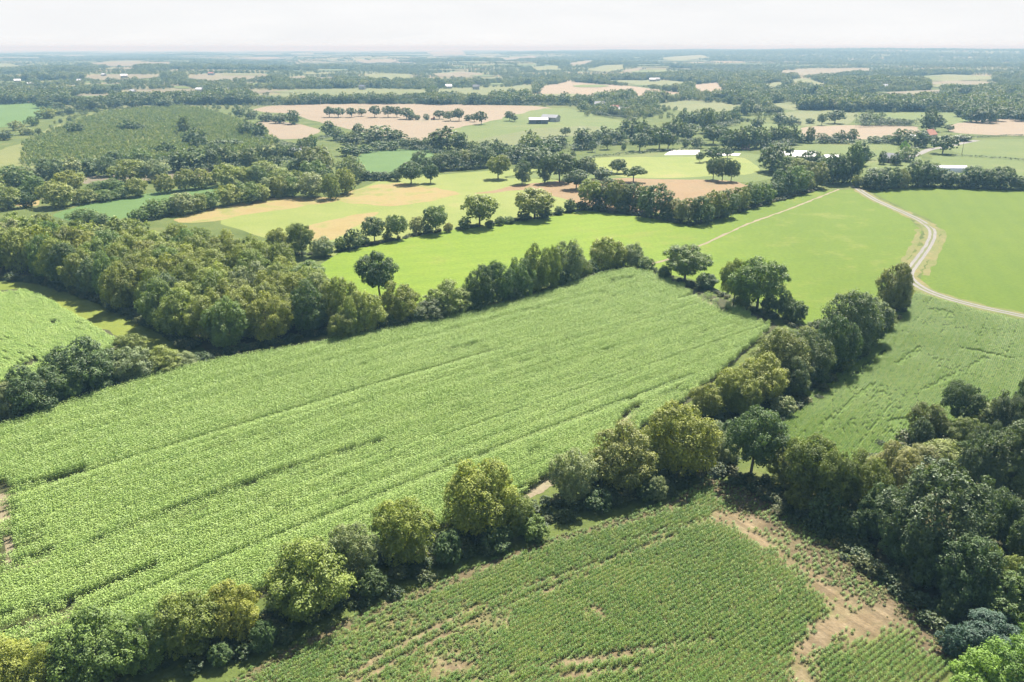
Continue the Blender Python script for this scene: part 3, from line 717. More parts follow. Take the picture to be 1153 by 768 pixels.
# ------------------------------------------------------------------ crops (real plants, instanced by the thousand)
def stuff_points(name, xyz, rot, scl, idx, protos):
    me = bpy.data.meshes.new(name); me.vertices.add(len(xyz)); me.vertices.foreach_set('co', np.asarray(xyz, np.float32).ravel())
    for an, ty, dat in (('rot', 'FLOAT', rot), ('idx', 'INT', idx)):
        a = me.attributes.new(an, ty, 'POINT'); a.data.foreach_set('value', np.asarray(dat, np.float32 if ty == 'FLOAT' else np.int32))
    a = me.attributes.new('scl', 'FLOAT_VECTOR', 'POINT'); a.data.foreach_set('vector', np.asarray(scl, np.float32).ravel())
    o = link(name, me); o['kind'] = 'stuff'
    ng = bpy.data.node_groups.new(name, 'GeometryNodeTree')
    ng.interface.new_socket('Geometry', in_out='INPUT', socket_type='NodeSocketGeometry')
    ng.interface.new_socket('Geometry', in_out='OUTPUT', socket_type='NodeSocketGeometry')
    n = ng.nodes; l = ng.links
    gi = n.new('NodeGroupInput'); go = n.new('NodeGroupOutput'); ip = n.new('GeometryNodeInstanceOnPoints'); jn = n.new('GeometryNodeJoinGeometry')
    for m in protos:
        ob = bpy.data.objects.new(name, m); oi = n.new('GeometryNodeObjectInfo'); oi.inputs['Object'].default_value = ob
        oi.inputs['As Instance'].default_value = True; l.new(oi.outputs['Geometry'], jn.inputs[0])
    def attr(nm, ty):
        a = n.new('GeometryNodeInputNamedAttribute'); a.data_type = ty; a.inputs['Name'].default_value = nm
        return next(s for s in a.outputs if s.enabled and s.name == 'Attribute')
    l.new(gi.outputs[0], ip.inputs['Points']); l.new(jn.outputs[0], ip.inputs['Instance']); ip.inputs['Pick Instance'].default_value = True
    l.new(attr('idx', 'INT'), ip.inputs['Instance Index'])
    cx = n.new('ShaderNodeCombineXYZ'); l.new(attr('rot', 'FLOAT'), cx.inputs['Z'])
    l.new(cx.outputs[0], ip.inputs['Rotation']); l.new(attr('scl', 'FLOAT_VECTOR'), ip.inputs['Scale'])
    l.new(ip.outputs[0], go.inputs[0])
    md = o.modifiers.new('scatter', 'NODES'); md.node_group = ng
    return o

def maize_segment(seed, mat, length=3.0, step=.17, h=2.1, n_leaf=6, lw=.13, ll=.85):
    r = np.random.default_rng(seed); V = []; F = []; T = []
    def quad(a, b, c, d, t): k = len(V); V.extend((a, b, c, d)); F.append((k, k + 1, k + 2, k + 3)); T.append(t)
    for i in range(int(length / step)):
        bx = -length / 2 + (i + .5) * step + r.normal(0, .03); by = r.normal(0, .06); hh = h * r.uniform(.82, 1.1); tp = r.normal(.5, .1)
        quad((bx - .02, by, 0), (bx + .02, by, 0), (bx + .02, by, hh * .85), (bx - .02, by, hh * .85), .4)
        a0 = r.uniform(0, 3.14)
        for j in range(n_leaf):
            z = hh * (.38 + .6 * j / (n_leaf - 1)); a = a0 + math.pi * j + r.normal(0, .5)
            dx, dy = math.cos(a), math.sin(a); nx, ny = -dy * lw / 2, dx * lw / 2; l = ll * r.uniform(.7, 1.1) * (1 - .35 * j / n_leaf)
            p0 = (bx, by, z); p1 = (bx + dx * l * .5, by + dy * l * .5, z + l * r.uniform(.16, .36)); p2 = (bx + dx * l, by + dy * l, z + l * r.uniform(-.35, .15))
            t = float(np.clip(tp + r.normal(0, .14), 0, 1))
            quad((p0[0] - nx * .5, p0[1] - ny * .5, p0[2]), (p0[0] + nx * .5, p0[1] + ny * .5, p0[2]), (p1[0] + nx, p1[1] + ny, p1[2]), (p1[0] - nx, p1[1] - ny, p1[2]), t)
            quad((p1[0] - nx, p1[1] - ny, p1[2]), (p1[0] + nx, p1[1] + ny, p1[2]), (p2[0] + nx * .2, p2[1] + ny * .2, p2[2]), (p2[0] - nx * .2, p2[1] - ny * .2, p2[2]), t)
    return mesh_np('crop_row', np.array(V), np.array(F), 4, [mat], None, np.array(T))

def rows_in(poly_px, ang, gap, seg, seed, shrink=None):
    W = np.array([G(*p) for p in poly_px]); c, s = math.cos(ang), math.sin(ang)
    u = W[:, 0] * c + W[:, 1] * s; v = -W[:, 0] * s + W[:, 1] * c
    U, V = np.meshgrid(np.arange(u.min(), u.max(), seg), np.arange(v.min(), v.max(), gap))
    r = np.random.default_rng(seed)
    U = (U + r.uniform(0, seg, (U.shape[0], 1))).ravel(); ri = np.repeat(np.arange(V.shape[0]), V.shape[1]); V = V.ravel()
    V = V + 1.6 * np.sin(U / 45.0)                          # drilled rows wander gently
    x = U * c - V * s; y = U * s + V * c
    m = inside(x, y, [tuple(p) for p in W])
    return x[m], y[m], ri[m], r

LEAF_MAIZE = leaf_material('maize_leaf', rough=.6, transl=.26, base= [(0.0, (0.194, 0.291, 0.063)), (.5, (0.227, 0.324, 0.076)), (1.0, (0.261, 0.351, 0.096))])
LEAF_YOUNG = leaf_material('young_maize_leaf', [(0.0, (0.085, 0.172, 0.026)), (.5, (0.118, 0.204, 0.031)), (1.0, (0.171, 0.232, 0.043))], .3, .5)
LEAF_RIGHT = leaf_material('right_crop_leaf', [(0.0, (0.111, 0.203, 0.013)), (.5, (0.135, 0.228, 0.016)), (1.0, (0.167, 0.244, 0.022))], .3, .5)

def maize_main():
    poly = [(-60, 505), (0, 487), (100, 452), (210, 419), (300, 403), (400, 384), (480, 367), (560, 349), (620, 332), (680, 312), (710, 307), (735, 313), (760, 322), (820, 346), (866, 370),
            (855, 384), (822, 412), (780, 446), (732, 478), (680, 512), (628, 545), (565, 575), (500, 594), (430, 616), (330, 656), (240, 688), (130, 712), (60, 726), (0, 748), (-80, 775)]
    x, y, ri, r = rows_in(poly, A40, .75, 3.0, 5)
    keep = r.random(len(x)) > .012
    tram = np.isin(ri % 31, (0,)) & (vnoise(x, y, 40, 3) > .45) | (np.isin(ri % 53, (17, 18))) & (vnoise(x, y, 55, 8) > .42)
    for l in TRACKS: keep &= ~near_line(x, y, W_(l), .95)
    for l, wd in (([(2, 548), (5, 590), (10, 620), (8, 650)], 1.0), ([(4, 641), (30, 638), (52, 631), (66, 626)], 1.0), ([(0, 559), (40, 551), (72, 543), (100, 533)], .9), ([(38, 632), (41, 600)], .5),
                  ([(688, 321), (705, 318), (718, 320)], 1.2), ([(775, 330), (790, 337), (812, 348), (817, 357)], 1.5), ([(740, 335), (775, 337), (810, 350)], .5), ([(850, 362), (862, 368)], 1.6), ([(600, 557), (618, 546)], 1.3),
                  ([(500, 401), (540, 392)], .7), ([(0, 704), (75, 686), (145, 657), (170, 646)], .7), ([(100, 621), (200, 581), (320, 537), (390, 515), (425, 505)], .5)):
        keep &= ~near_line(x, y, W_(l), wd)
    tram = tram[keep]; x, y = x[keep], y[keep]; n = len(x)
    rown = np.convolve(r.random(900), np.ones(2) / 2, 'same')
    hs = .88 + .18 * vnoise(x, y, 26, 1) + .07 * vnoise(x, y, 5, 2) + .20 * (rown[ri[keep]] - .5) * (vnoise(x, y, 35, 14) + .5)
    hs = np.where(tram, hs * .68, hs)
    rot = A40 + .035 * np.cos((x * math.cos(A40) + y * math.sin(A40)) / 45) + r.choice([0, math.pi], n) + r.normal(0, .02, n)
    stuff_points('maize_crop', np.stack([x, y, np.zeros(n)], 1), rot, np.stack([np.ones(n), np.ones(n), hs], 1), r.integers(0, 5, n), [maize_segment(k, LEAF_MAIZE, 3.0, .15, 2.1, 7, .105, .54) for k in range(5)])
maize_main()

def beet():
    poly = [(-90, 330), (0, 332), (30, 329), (58, 341), (98, 365), (134, 388), (85, 412), (40, 426), (0, 436), (-90, 458)]
    x, y, ri, r = rows_in(poly, math.radians(-33), .75, 3.0, 6)
    keep = (r.random(len(x)) > .02) & ~((vnoise(x, y, 5, 4) > .93))
    x, y = x[keep], y[keep]; n = len(x); hs = .5 + .2 * vnoise(x, y, 20, 6)
    stuff_points('beet_crop', np.stack([x, y, np.zeros(n)], 1), math.radians(-33) + r.choice([0, math.pi], n), np.stack([np.ones(n), np.ones(n), hs], 1), r.integers(0, 4, n), [maize_segment(20 + k, LEAF_MAIZE, n_leaf=7) for k in range(4)])
beet()

def young_maize():
    a = math.radians(37)
    x, y, ri, r = rows_in(F3, a, .70, .5, 7)
    dry, shade_brown, dens = f3_state(x, y)
    k = r.random(len(x)) < np.clip(dens * 1.3, 0, .985); x, y, dens = x[k], y[k], dens[k]; n = len(x)
    hs = np.clip(.42 + .6 * dens + r.normal(0, .09, n), .3, 1.2)
    stuff_points('young_maize_crop', np.stack([x, y, np.zeros(n)], 1), a + r.choice([0, math.pi], n) + r.normal(0, .05, n), np.stack([np.ones(n), .65 + .5 * hs, hs], 1), r.integers(0, 6, n),
                 [maize_segment(40 + k, LEAF_YOUNG, .5, .1, .8, 6, .05, .32) for k in range(6)])
    print('young maize', n)
    # weeds between the rows and over the headland
    W = np.array([G(*p) for p in F3]); k = 90000
    x = r.uniform(W[:, 0].min(), W[:, 0].max(), k); y = r.uniform(W[:, 1].min(), W[:, 1].max(), k)
    m = inside(x, y, [tuple(p) for p in W]); x, y = x[m], y[m]; dry, shade_brown, dens = f3_state(x, y)
    m = r.random(len(x)) < (.62 - .62 * dry) * (1 - .35 * shade_brown) * np.clip(2.2 * (vnoise(x, y, 6, 73) - .3), 0.05, 1); x, y = x[m], y[m]; n = len(x)
    s_ = r.uniform(.12, .34, n)
    stuff_points('weeds', np.stack([x, y, np.zeros(n)], 1), r.uniform(0, 6.28, n), np.stack([s_ * 1.3, s_ * 1.3, s_], 1), r.integers(0, 3, n), [simple_crown('S', 380 + q, 60, .34, LEAF_WEED) for q in range(3)])
LEAF_WEED = leaf_material('weed_leaf', [(0, (.10, .13, .035)), (.6, (.15, .17, .05)), (1, (.22, .20, .08))], .25)
young_maize()

def right_crop():
    a = math.radians(54)
    x, y, ri, r = rows_in(F4, a, .42, 1.0, 8)
    dens = .98 - .45 * np.isin(ri % 37, (0, 20)) * (vnoise(x, y, 30, 33) > .6)
    px, py = proj(x, y, np.zeros_like(x))
    thin = np.zeros(len(x))
    for l, wd in (([(1012, 478), (1022, 474)], 1.2), ([(1058, 350), (1068, 358)], 1.8), ([(1012, 410), (1035, 392)], .8), ([(960, 425), (998, 396)], .5), ([(925, 480), (985, 432)], .5), ([(1040, 440), (1110, 404)], .6), ([(1080, 392), (1140, 404)], .8), ([(890, 470), (900, 455)], .8)):
        thin = np.maximum(thin, near_line(x, y, W_(l), wd * (.5 + 1.2 * vnoise(x, y, 3, 35))) * .75)
    dens = dens * (1 - thin) - .15 * (vnoise(x, y, 9, 39) > .8)
    k = r.random(len(x)) < dens; x, y = x[k], y[k]; n = len(x); rowr = np.random.default_rng(2).random(900); hs = .74 + .26 * vnoise(x, y, 12, 36) + .14 * (rowr[ri[k]] - .5)
    stuff_points('green_crop', np.stack([x, y, np.zeros(n)], 1), a + r.choice([0, math.pi], n), np.stack([np.ones(n), np.ones(n), hs], 1), r.integers(0, 4, n), [maize_segment(60 + k, LEAF_RIGHT, 1.0, .125, .6, 6, .075, .34) for k in range(4)])
right_crop()

# ------------------------------------------------------------------ trees

row("""15,792,714,72,B,w; 62,790,724,58,B,o; 118,778,690,92,B,g; 165,765,694,62,B,g; 214,746,670,76,B,o; 268,724,656,66,B,y;
 352,704,606,108,B,o,big dark olive tree with dense crown in the hedge below the maize; 398,662,590,58,B,p,pale grey tree squeezed between a dark olive and a golden tree;
 456,644,562,76,B,y,golden-olive round tree beside the pale grey tree in the lower hedge; 543,610,517,84,B,y,tall golden-brown tree standing alone at the gap in the lower hedge; 582,606,556,44,B,o;
 645,572,506,58,B,p,silvery grey-green bushy tree at the earth track gap; 700,557,472,82,B,b,broad rusty-olive tree between the silvery and the yellow-green tree; 764,540,452,78,B,y,tall yellow-green tree at the meeting of three hedges;
 738,566,536,24,S,p; 250,752,725,30,S,d; 300,736,700,30,S,d; 420,676,640,36,S,d; 505,640,600,36,S,d; 560,622,592,40,S,d; 600,612,582,34,S,g; 672,578,552,34,S,d; 730,566,540,30,S,d""",
    (ALL, 'in the hedge below the maize', 'hedge below the maize'))
row("""794,474,432,42,B,y; 824,470,414,52,B,y; 800,512,474,40,B,k; 845,536,457,70,O,d,dark green oak with visible trunk at the hedge corner; 815,525,490,36,B,p; 856,460,399,62,B,w,pale olive oak crown leaning over the right crop hedge; 835,470,430,36,B,o;
 878,442,368,60,B,b; 908,434,372,52,B,k; 890,450,400,40,B,k; 935,422,352,54,B,d; 952,402,324,62,B,k,grey-topped spreading tree in the middle of the crop hedge; 975,388,334,46,B,k; 1004,352,292,42,B,b,dark brown-olive tree at the lane end of the crop hedge; 
 990,372,345,30,B,o; 915,436,410,28,S,d; 945,420,396,26,S,o; 965,404,382,24,S,k; 880,470,445,28,S,p; 862,490,462,26,S,o; 1014,345,325,20,S,o; 985,380,362,22,S,k; 925,418,390,26,S,k; 892,402,372,28,S,k; 908,392,366,24,S,o; 920,384,360,24,S,k; 866,420,388,24,S,o""",
    (ALL, 'in the lane hedge', 'hedge climbing to the lane'))
row("""770,318,274,54,O,g,dark-leaved oak at the path end of the maize field; 826,345,290,36,O,o,western half of the wide oak pair on the maize headland; 852,350,288,58,O,g,eastern half of the wide oak pair on the maize headland;
 795,327,307,26,S,d; 884,360,326,22,B,k; 896,364,338,24,S,d; 748,318,298,16,S,d; 866,353,330,20,S,d; 835,349,330,20,S,o; 727,308,288,22,S,g""", (ALL, 'on the far maize headland', 'trees on the far maize headland'))
row("""711,303,272,28,B,p; 681,307,264,42,B,y; 655,315,290,26,B,o; 640,322,267,36,B,p; 620,330,275,30,B,o; 602,334,273,34,B,o; 586,340,288,36,B,g; 562,346,291,38,B,d; 542,352,297,36,B,d; 505,361,313,56,B,o; 486,366,336,38,B,k; 523,354,318,26,B,g;
 452,368,315,46,B,o; 428,334,282,48,O,d,tall dark oak rising behind the hedge above the maize; 412,379,325,44,B,w; 396,384,332,32,B,o; 385,388,350,30,B,o; 470,368,345,22,S,k; 535,356,335,24,S,d; 575,345,322,24,S,d; 630,327,300,24,S,d; 665,312,292,20,S,d; 696,304,288,18,S,k; 435,374,352,26,S,d""",
    (ALL, 'in the hedge above the maize', 'hedge above the maize'))
row("""-28,485,428,60,B,o; 8,474,428,40,B,p; 44,468,410,66,B,d; 97,446,382,78,B,d,big dark green tree topping the hedge by the beet field; 148,402,376,36,B,o; 152,433,391,50,B,p; 184,424,388,46,B,w; 208,418,396,28,B,p; 228,412,396,26,S,k; 75,455,420,36,S,g; 120,442,412,34,S,d""",
    (ALL, 'beside the beet field', 'hedge by the beet field'))
row("""313,284,254,28,O,w; 340,288,248,30,O,o; 365,290,266,28,B,p; 330,286,270,22,S,w; 398,281,257,22,S,k; 384,283,266,16,S,g; 422,272,243,28,O,k; 448,269,240,26,O,g; 469,264,243,18,B,r; 491,262,230,30,O,g; 505,262,250,11,S,r; 482,263,252,12,S,d; 523,259,243,16,S,g;
 540,255,218,40,O,w,pale spreading oak with bare trunk above the lime meadow; 552,257,247,12,S,d; 563,254,243,12,S,g; 573,252,243,12,S,g; 602,246,211,42,O,w,pale wide oak at the corner of the lime meadow; 590,249,236,14,S,d; 612,246,232,16,S,d; 630,242,232,10,S,d; 642,239,224,13,S,d; 655,237,226,14,S,d; 410,277,264,12,S,d; 436,271,260,12,S,d""",
    (ALL, 'beyond the lime meadow', 'thin hedge beyond the lime meadow'))
row("""663,235,202,26,O,w; 682,236,200,30,B,k; 697,239,203,26,B,o; 712,239,207,30,B,d; 726,240,210,20,B,w; 738,246,206,33,B,d,big dark tree at the bend of the tilled field hedge; 760,248,222,22,B,b; 775,252,222,24,B,b; 789,253,219,24,B,d; 802,248,212,26,B,o; 816,246,212,24,B,d; 832,238,211,20,B,o; 845,233,205,22,B,g; 858,230,205,22,B,g; 870,224,204,18,B,d;
 880,221,191,24,B,d; 894,218,187,26,B,g; 906,215,196,18,B,o; 916,212,182,26,B,b; 938,208,173,26,B,d; 948,207,176,24,B,d; 957,206,163,20,B,d; 897,200,178,24,B,o; 872,195,161,38,B,d,huge dark round tree in front of the white-roofed barn; 882,198,176,22,B,g; 912,193,169,26,B,d; 927,203,178,22,B,d; 672,238,225,14,S,d; 700,241,226,14,S,d; 750,249,232,14,S,d; 964,211,197,10,S,o""",
    (ALL, 'below the tilled field', 'hedge below the tilled field'))
row("""803,202,178,15,O,k; 813,204,178,15,O,k; 823,204,180,15,O,k; 803,182,165,18,O,d; 819,178,166,10,O,k; 788,183,171,9,O,k; 695,195,179,17,O,d,small dark round tree alone on the bright pasture; 713,205,187,24,U,g,flat-topped little tree at the edge of the tilled field; 649,213,190,23,O,k; 588,207,180,17,T,k; 613,206,175,13,T,k;
 630,205,172,28,O,k; 645,203,177,16,B,d; 660,202,177,22,O,k; 677,202,188,20,S,k; 561,201,174,21,O,o,round tree on a clear trunk above the straw strip; 463,207,182,23,O,d; 485,206,185,15,O,d; 474,194,170,20,B,k; 447,204,190,12,B,k; 493,193,174,18,B,k; 412,203,192,14,S,d; 424,203,193,14,S,d; 436,203,193,14,S,d""",
    ((0, 600, 0, 999), 'by the straw strips', 'trees by the straw strips'), (ALL, 'behind the tilled field', 'trees on the pasture behind the tilled field'))
row("""80,217,192,28,B,y; 67,234,203,34,B,w; 40,224,198,24,B,g; 10,236,210,26,B,o; 16,210,186,32,B,g; 36,206,188,24,B,p; 58,204,178,26,B,k; 78,199,176,26,B,p; 105,198,178,24,B,k; 123,199,176,20,B,k; 147,206,180,36,B,y; 175,205,180,26,B,p; 186,218,196,20,B,w; 155,222,200,22,B,w; 110,217,204,22,B,g; 128,217,201,20,B,g;
 95,230,213,22,B,o; 117,227,214,24,B,g; 137,224,211,18,B,g; -12,222,196,30,B,o; -25,242,214,30,B,g; 30,234,216,16,S,d; 209,215,190,22,B,w; 227,213,190,20,B,w; 256,210,184,26,B,w; 320,218,190,28,B,w; 238,208,194,18,B,o; 275,207,188,18,B,w; 290,206,186,18,B,g""",
    (ALL, 'above the pale crop strip', 'trees above the pale crop strip'))
row("""175,246,224,26,B,g; 157,250,234,18,S,g; 95,252,234,30,B,g; 115,254,240,18,S,g; 207,242,217,30,B,p; 238,236,215,20,B,g; 259,232,208,24,B,w; 280,229,205,26,B,g; 294,227,207,20,B,w; 302,223,200,20,B,p; 315,223,198,22,B,w; 330,222,199,20,B,g; 349,223,194,32,B,p; 372,225,196,20,B,o; 389,219,189,22,B,y; 396,206,175,26,B,p; 357,200,165,34,B,b; 354,206,181,28,B,g; 334,200,181,18,B,d; 335,212,192,18,B,o; 367,214,190,20,B,d;
 191,243,224,20,B,g; 224,239,218,18,B,o""",
    (ALL, 'below the pale crop strip', 'hedge below the pale crop strip'))
row("""217,193,167,42,B,k; 202,193,170,20,B,k; 240,192,168,20,B,k; 254,187,164,24,B,k; 282,192,167,22,B,k; 298,200,181,28,B,w; 309,189,175,13,B,k; 265,186,172,18,B,d; 295,180,163,13,B,k; 305,180,163,13,B,k; 315,180,162,13,B,k; 325,179,163,13,B,k; 333,179,164,12,B,k; 345,172,155,15,B,k; 352,168,152,12,S,g; 220,164,142,24,B,k; 225,170,152,18,B,k; 208,152,130,14,B,k; 245,168,156,14,S,k; 293,157,138,17,B,k; 277,154,136,17,B,k; 262,168,156,20,S,k; 240,176,160,16,B,k; 187,176,160,20,B,d; 160,184,168,20,B,g; 130,186,170,20,B,d;
 85,152,138,19,O,d,smaller dark round clump alone in the young plantation; 145,149,134,19,B,d; 155,149,138,14,B,d; 20,147,136,16,B,r; 38,142,131,11,B,g; 29,152,143,16,B,p; 52,134,121,18,B,w; 66,130,122,10,B,p; 77,129,119,12,B,k; 93,126,114,12,B,k; 108,125,109,18,B,k; 50,122,110,17,B,k; 66,123,115,14,B,k; 130,122,110,18,B,k; 153,122,108,20,B,k; 185,122,109,18,B,k; 5,158,146,16,B,k; 44,152,144,6,S,k""",
    ((-99, 190, 0, 162), 'behind the young plantation', 'trees behind the young plantation'), (ALL, 'beside the young plantation', 'dark clumps by the young plantation'))
row("""371,132,120,11,O,k; 381,132,121,12,O,k; 396,132,121,10,O,k; 407,131,122,10,O,k; 422,132,119,11,O,k; 437,132,119,11,O,k; 447,132,120,9,O,k; 458,134,121,14,O,k; 463,135,125,10,B,k; 470,135,129,6,S,k; 480,135,128,6,S,k; 495,134,124,12,O,k; 507,136,125,11,O,k; 517,136,122,11,O,k; 527,136,129,7,S,k; 534,137,128,8,O,k; 542,140,125,12,O,k; 574,136,125,10,O,k; 579,137,130,7,O,k;
 270,132,119,13,B,k; 283,134,122,15,B,k; 300,137,126,15,B,k; 315,139,127,15,B,k; 330,140,124,14,B,k""",
    ((0, 345, 0, 999), 'at the pink stubble tip', 'tree line at the pink stubble tip'), (ALL, 'across the pink stubble', 'tree line across the pink stubble'))
row("""371,153,136,15,B,k; 380,158,144,17,B,k; 388,160,150,14,B,d; 397,163,149,20,B,k; 404,157,139,15,B,k; 416,160,147,14,B,k; 430,162,142,34,B,k; 447,162,145,20,B,k; 395,176,161,22,B,d; 412,172,162,14,S,g; 428,169,159,17,S,d; 443,169,159,12,S,d; 455,167,156,13,B,k; 467,168,155,15,B,k; 479,168,155,15,B,k; 491,167,154,16,B,k;
 504,170,143,34,B,k,tallest dark clump behind the small dark green field; 520,171,149,18,B,k; 500,192,172,22,B,k; 511,191,169,22,B,k; 525,190,169,20,B,b; 541,189,164,26,B,k; 534,174,158,16,B,k; 548,172,158,16,B,k; 558,178,157,20,B,k; 570,180,162,20,B,k; 583,183,160,26,B,k; 596,176,147,22,B,p; 606,188,166,30,B,k; 618,180,158,24,B,d; 617,168,152,24,B,k; 630,167,152,18,B,k; 637,153,143,10,O,k; 656,168,144,24,B,k; 670,162,148,13,B,k; 680,160,141,19,B,k; 684,168,152,12,O,k; 694,162,143,19,B,k; 710,155,133,20,B,k; 720,170,150,20,O,k; 731,162,140,20,B,k; 742,168,144,24,O,d; 752,168,150,18,O,d; 762,158,132,18,B,k; 775,157,140,16,B,k; 667,171,159,9,O,k; 702,169,161,5,S,k; 725,160,136,18,B,k; 750,158,138,18,B,k; 645,178,170,6,T,k""",
    ((0, 498, 0, 999), 'below the pink stubble', 'tree belt below the pink stubble'), ((0, 600, 0, 999), 'behind the small green field', 'dark mass of trees behind the small field'), (ALL, 'below the slate barns', 'tree belt below the slate barns'))
row("""785,167,154,14,B,k; 772,166,156,8,S,k; 803,162,140,20,O,k; 813,158,141,14,B,k; 800,158,150,8,S,k; 822,168,145,22,B,k; 832,168,143,18,B,k; 842,168,141,22,B,k; 856,167,140,20,B,k; 866,164,143,16,B,k; 876,164,138,18,B,k; 891,163,140,18,B,k; 852,145,130,13,B,k; 878,139,127,16,B,k; 889,141,130,15,B,k; 940,139,124,18,O,k; 925,141,128,9,O,k; 912,139,133,9,S,k; 835,137,132,5,S,k; 842,137,133,4,S,k; 911,161,143,12,B,k; 903,161,152,14,S,k; 926,161,150,13,B,k; 936,161,152,12,B,k; 946,161,146,15,B,k; 959,160,145,11,B,k; 795,150,122,16,B,k;
 770,140,122,14,B,k; 780,142,124,14,B,k; 790,143,124,15,B,k; 803,143,124,15,B,k; 815,141,125,14,B,k; 826,138,122,13,B,k; 840,130,112,13,B,k; 853,129,117,13,B,k; 830,130,119,10,B,k; 866,129,120,10,B,k; 876,128,120,10,B,k""",
    ((0, 9999, 0, 144), 'far behind the pink hut', 'far tree rows behind the pink hut'), (ALL, 'beside the pink hut', 'dark clumps round the pink hut'))
row("""966,187,160,24,B,d; 972,180,166,18,B,d; 993,185,170,10,B,k; 1009,186,171,14,B,d; 1022,182,165,18,B,p,pale round bush-like tree beside the grey cottage; 1014,163,145,18,B,k; 1000,161,152,14,S,k; 985,161,153,14,S,k; 1034,166,147,22,B,k; 1061,173,152,24,O,d,dark round tree on short trunks before the red-roofed house; 1046,148,124,20,B,k; 1056,143,132,14,B,k; 1048,136,118,12,B,k; 1068,148,140,9,O,k; 1083,159,151,16,S,k; 1093,138,118,20,B,k; 1108,139,117,22,B,k; 1120,137,119,20,B,k; 1083,132,118,16,B,k; 975,141,128,16,B,k; 988,141,130,13,B,k; 1000,141,132,12,B,k; 1012,141,133,12,S,k; 1022,141,134,10,S,k; 1134,134,120,20,B,k; 1150,137,122,20,B,k; 1018,174,158,9,B,l;
 985,214,190,27,B,d; 1000,213,188,22,B,d; 1013,212,190,18,B,b; 1032,211,180,28,B,d; 1045,210,184,22,B,d; 1066,211,191,26,B,d; 1084,212,196,18,B,d; 1096,212,187,26,B,d; 1111,213,190,20,B,d; 1126,213,187,26,B,d; 1146,214,198,18,B,d; 1166,214,190,26,B,d; 1190,214,192,26,B,d; 974,212,198,14,S,d""",
    ((0, 9999, 203, 999), 'behind the green meadow', 'dark hedge behind the green meadow'), ((0, 9999, 0, 150), 'behind the red-roofed house', 'trees behind the red-roofed house'), (ALL, 'near the red-roofed house', 'trees near the red-roofed house'))
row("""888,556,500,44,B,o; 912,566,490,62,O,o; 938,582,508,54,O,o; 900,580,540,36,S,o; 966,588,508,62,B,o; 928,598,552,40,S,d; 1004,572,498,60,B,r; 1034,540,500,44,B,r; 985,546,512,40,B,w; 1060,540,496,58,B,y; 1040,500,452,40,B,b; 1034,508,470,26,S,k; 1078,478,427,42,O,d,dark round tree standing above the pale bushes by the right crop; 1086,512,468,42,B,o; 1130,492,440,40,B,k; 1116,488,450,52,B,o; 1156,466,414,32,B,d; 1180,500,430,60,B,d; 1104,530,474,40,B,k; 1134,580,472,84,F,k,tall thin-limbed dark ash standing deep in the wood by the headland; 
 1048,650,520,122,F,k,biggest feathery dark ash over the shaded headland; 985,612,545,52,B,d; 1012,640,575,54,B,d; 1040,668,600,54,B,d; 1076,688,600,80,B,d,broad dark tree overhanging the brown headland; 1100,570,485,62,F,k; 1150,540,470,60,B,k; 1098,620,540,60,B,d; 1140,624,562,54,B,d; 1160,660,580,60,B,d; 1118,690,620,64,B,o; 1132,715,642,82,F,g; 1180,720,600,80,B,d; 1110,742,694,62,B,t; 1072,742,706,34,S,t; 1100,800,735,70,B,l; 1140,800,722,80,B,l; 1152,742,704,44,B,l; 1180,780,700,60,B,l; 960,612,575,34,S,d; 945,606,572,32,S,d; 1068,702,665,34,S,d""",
    (ALL, 'by the brown headland', 'wood by the brown headland'), dark=.85)  # leaf colours darkened here to stand in for cloud shadow on this wood

# the wood beside the beet field: crowns packed side by side
def near_wood():
    W = np.array([G(*p) for p in WOOD]); r = np.random.default_rng(77)
    front = [G(*p) for p in [(-70, 307), (0, 311), (48, 315), (112, 337), (172, 364), (214, 389), (240, 398), (300, 388), (398, 366)]]
    pts = []; x0, y0 = W.min(0); x1, y1 = W.max(0)
    for _ in range(14000):
        x, y = r.uniform(x0, x1), r.uniform(y0, y1)
        if not inside(np.array([x]), np.array([y]), [tuple(p) for p in W])[0]: continue
        if all((x - a) ** 2 + (y - b) ** 2 > 7.0 ** 2 for a, b in pts): pts.append((x, y))
    edge = []; inner = []
    for x, y in pts:
        (edge if near_line(np.array([x]), np.array([y]), front, 7.5)[0] else inner).append((x, y))
    edge.sort(key=lambda p: math.atan2(p[0], p[1])); print('wood', len(edge), len(inner))
    for i, (x, y) in enumerate(edge):
        ck = 'ogkowogydokgw'[i % 13]; k = 'BBF'[i % 3] if ck == 'k' else 'B'
        plant_tree(x, y, r.uniform(11.5, 14.5), r.uniform(9.5, 12), k, ck, f"{COL[ck][1]} {SHAPE[k]} tree, {ORD[min(i, 32)]} from west along the wood's front edge", 'front edge of the wood', name='woodland_tree')
    for i, (x, y) in enumerate(inner):
        ck = r.choice(list('oooooowwwwyygggbpo'), p=None)
        plant_tree(x, y, r.uniform(12.5, 15.0), r.uniform(11.0, 13.5), 'B', ck, 'tree crown packed among its neighbours inside the dense olive wood', 'crowns inside the dense olive wood', vary=.15, name='woodland_tree')
near_wood()

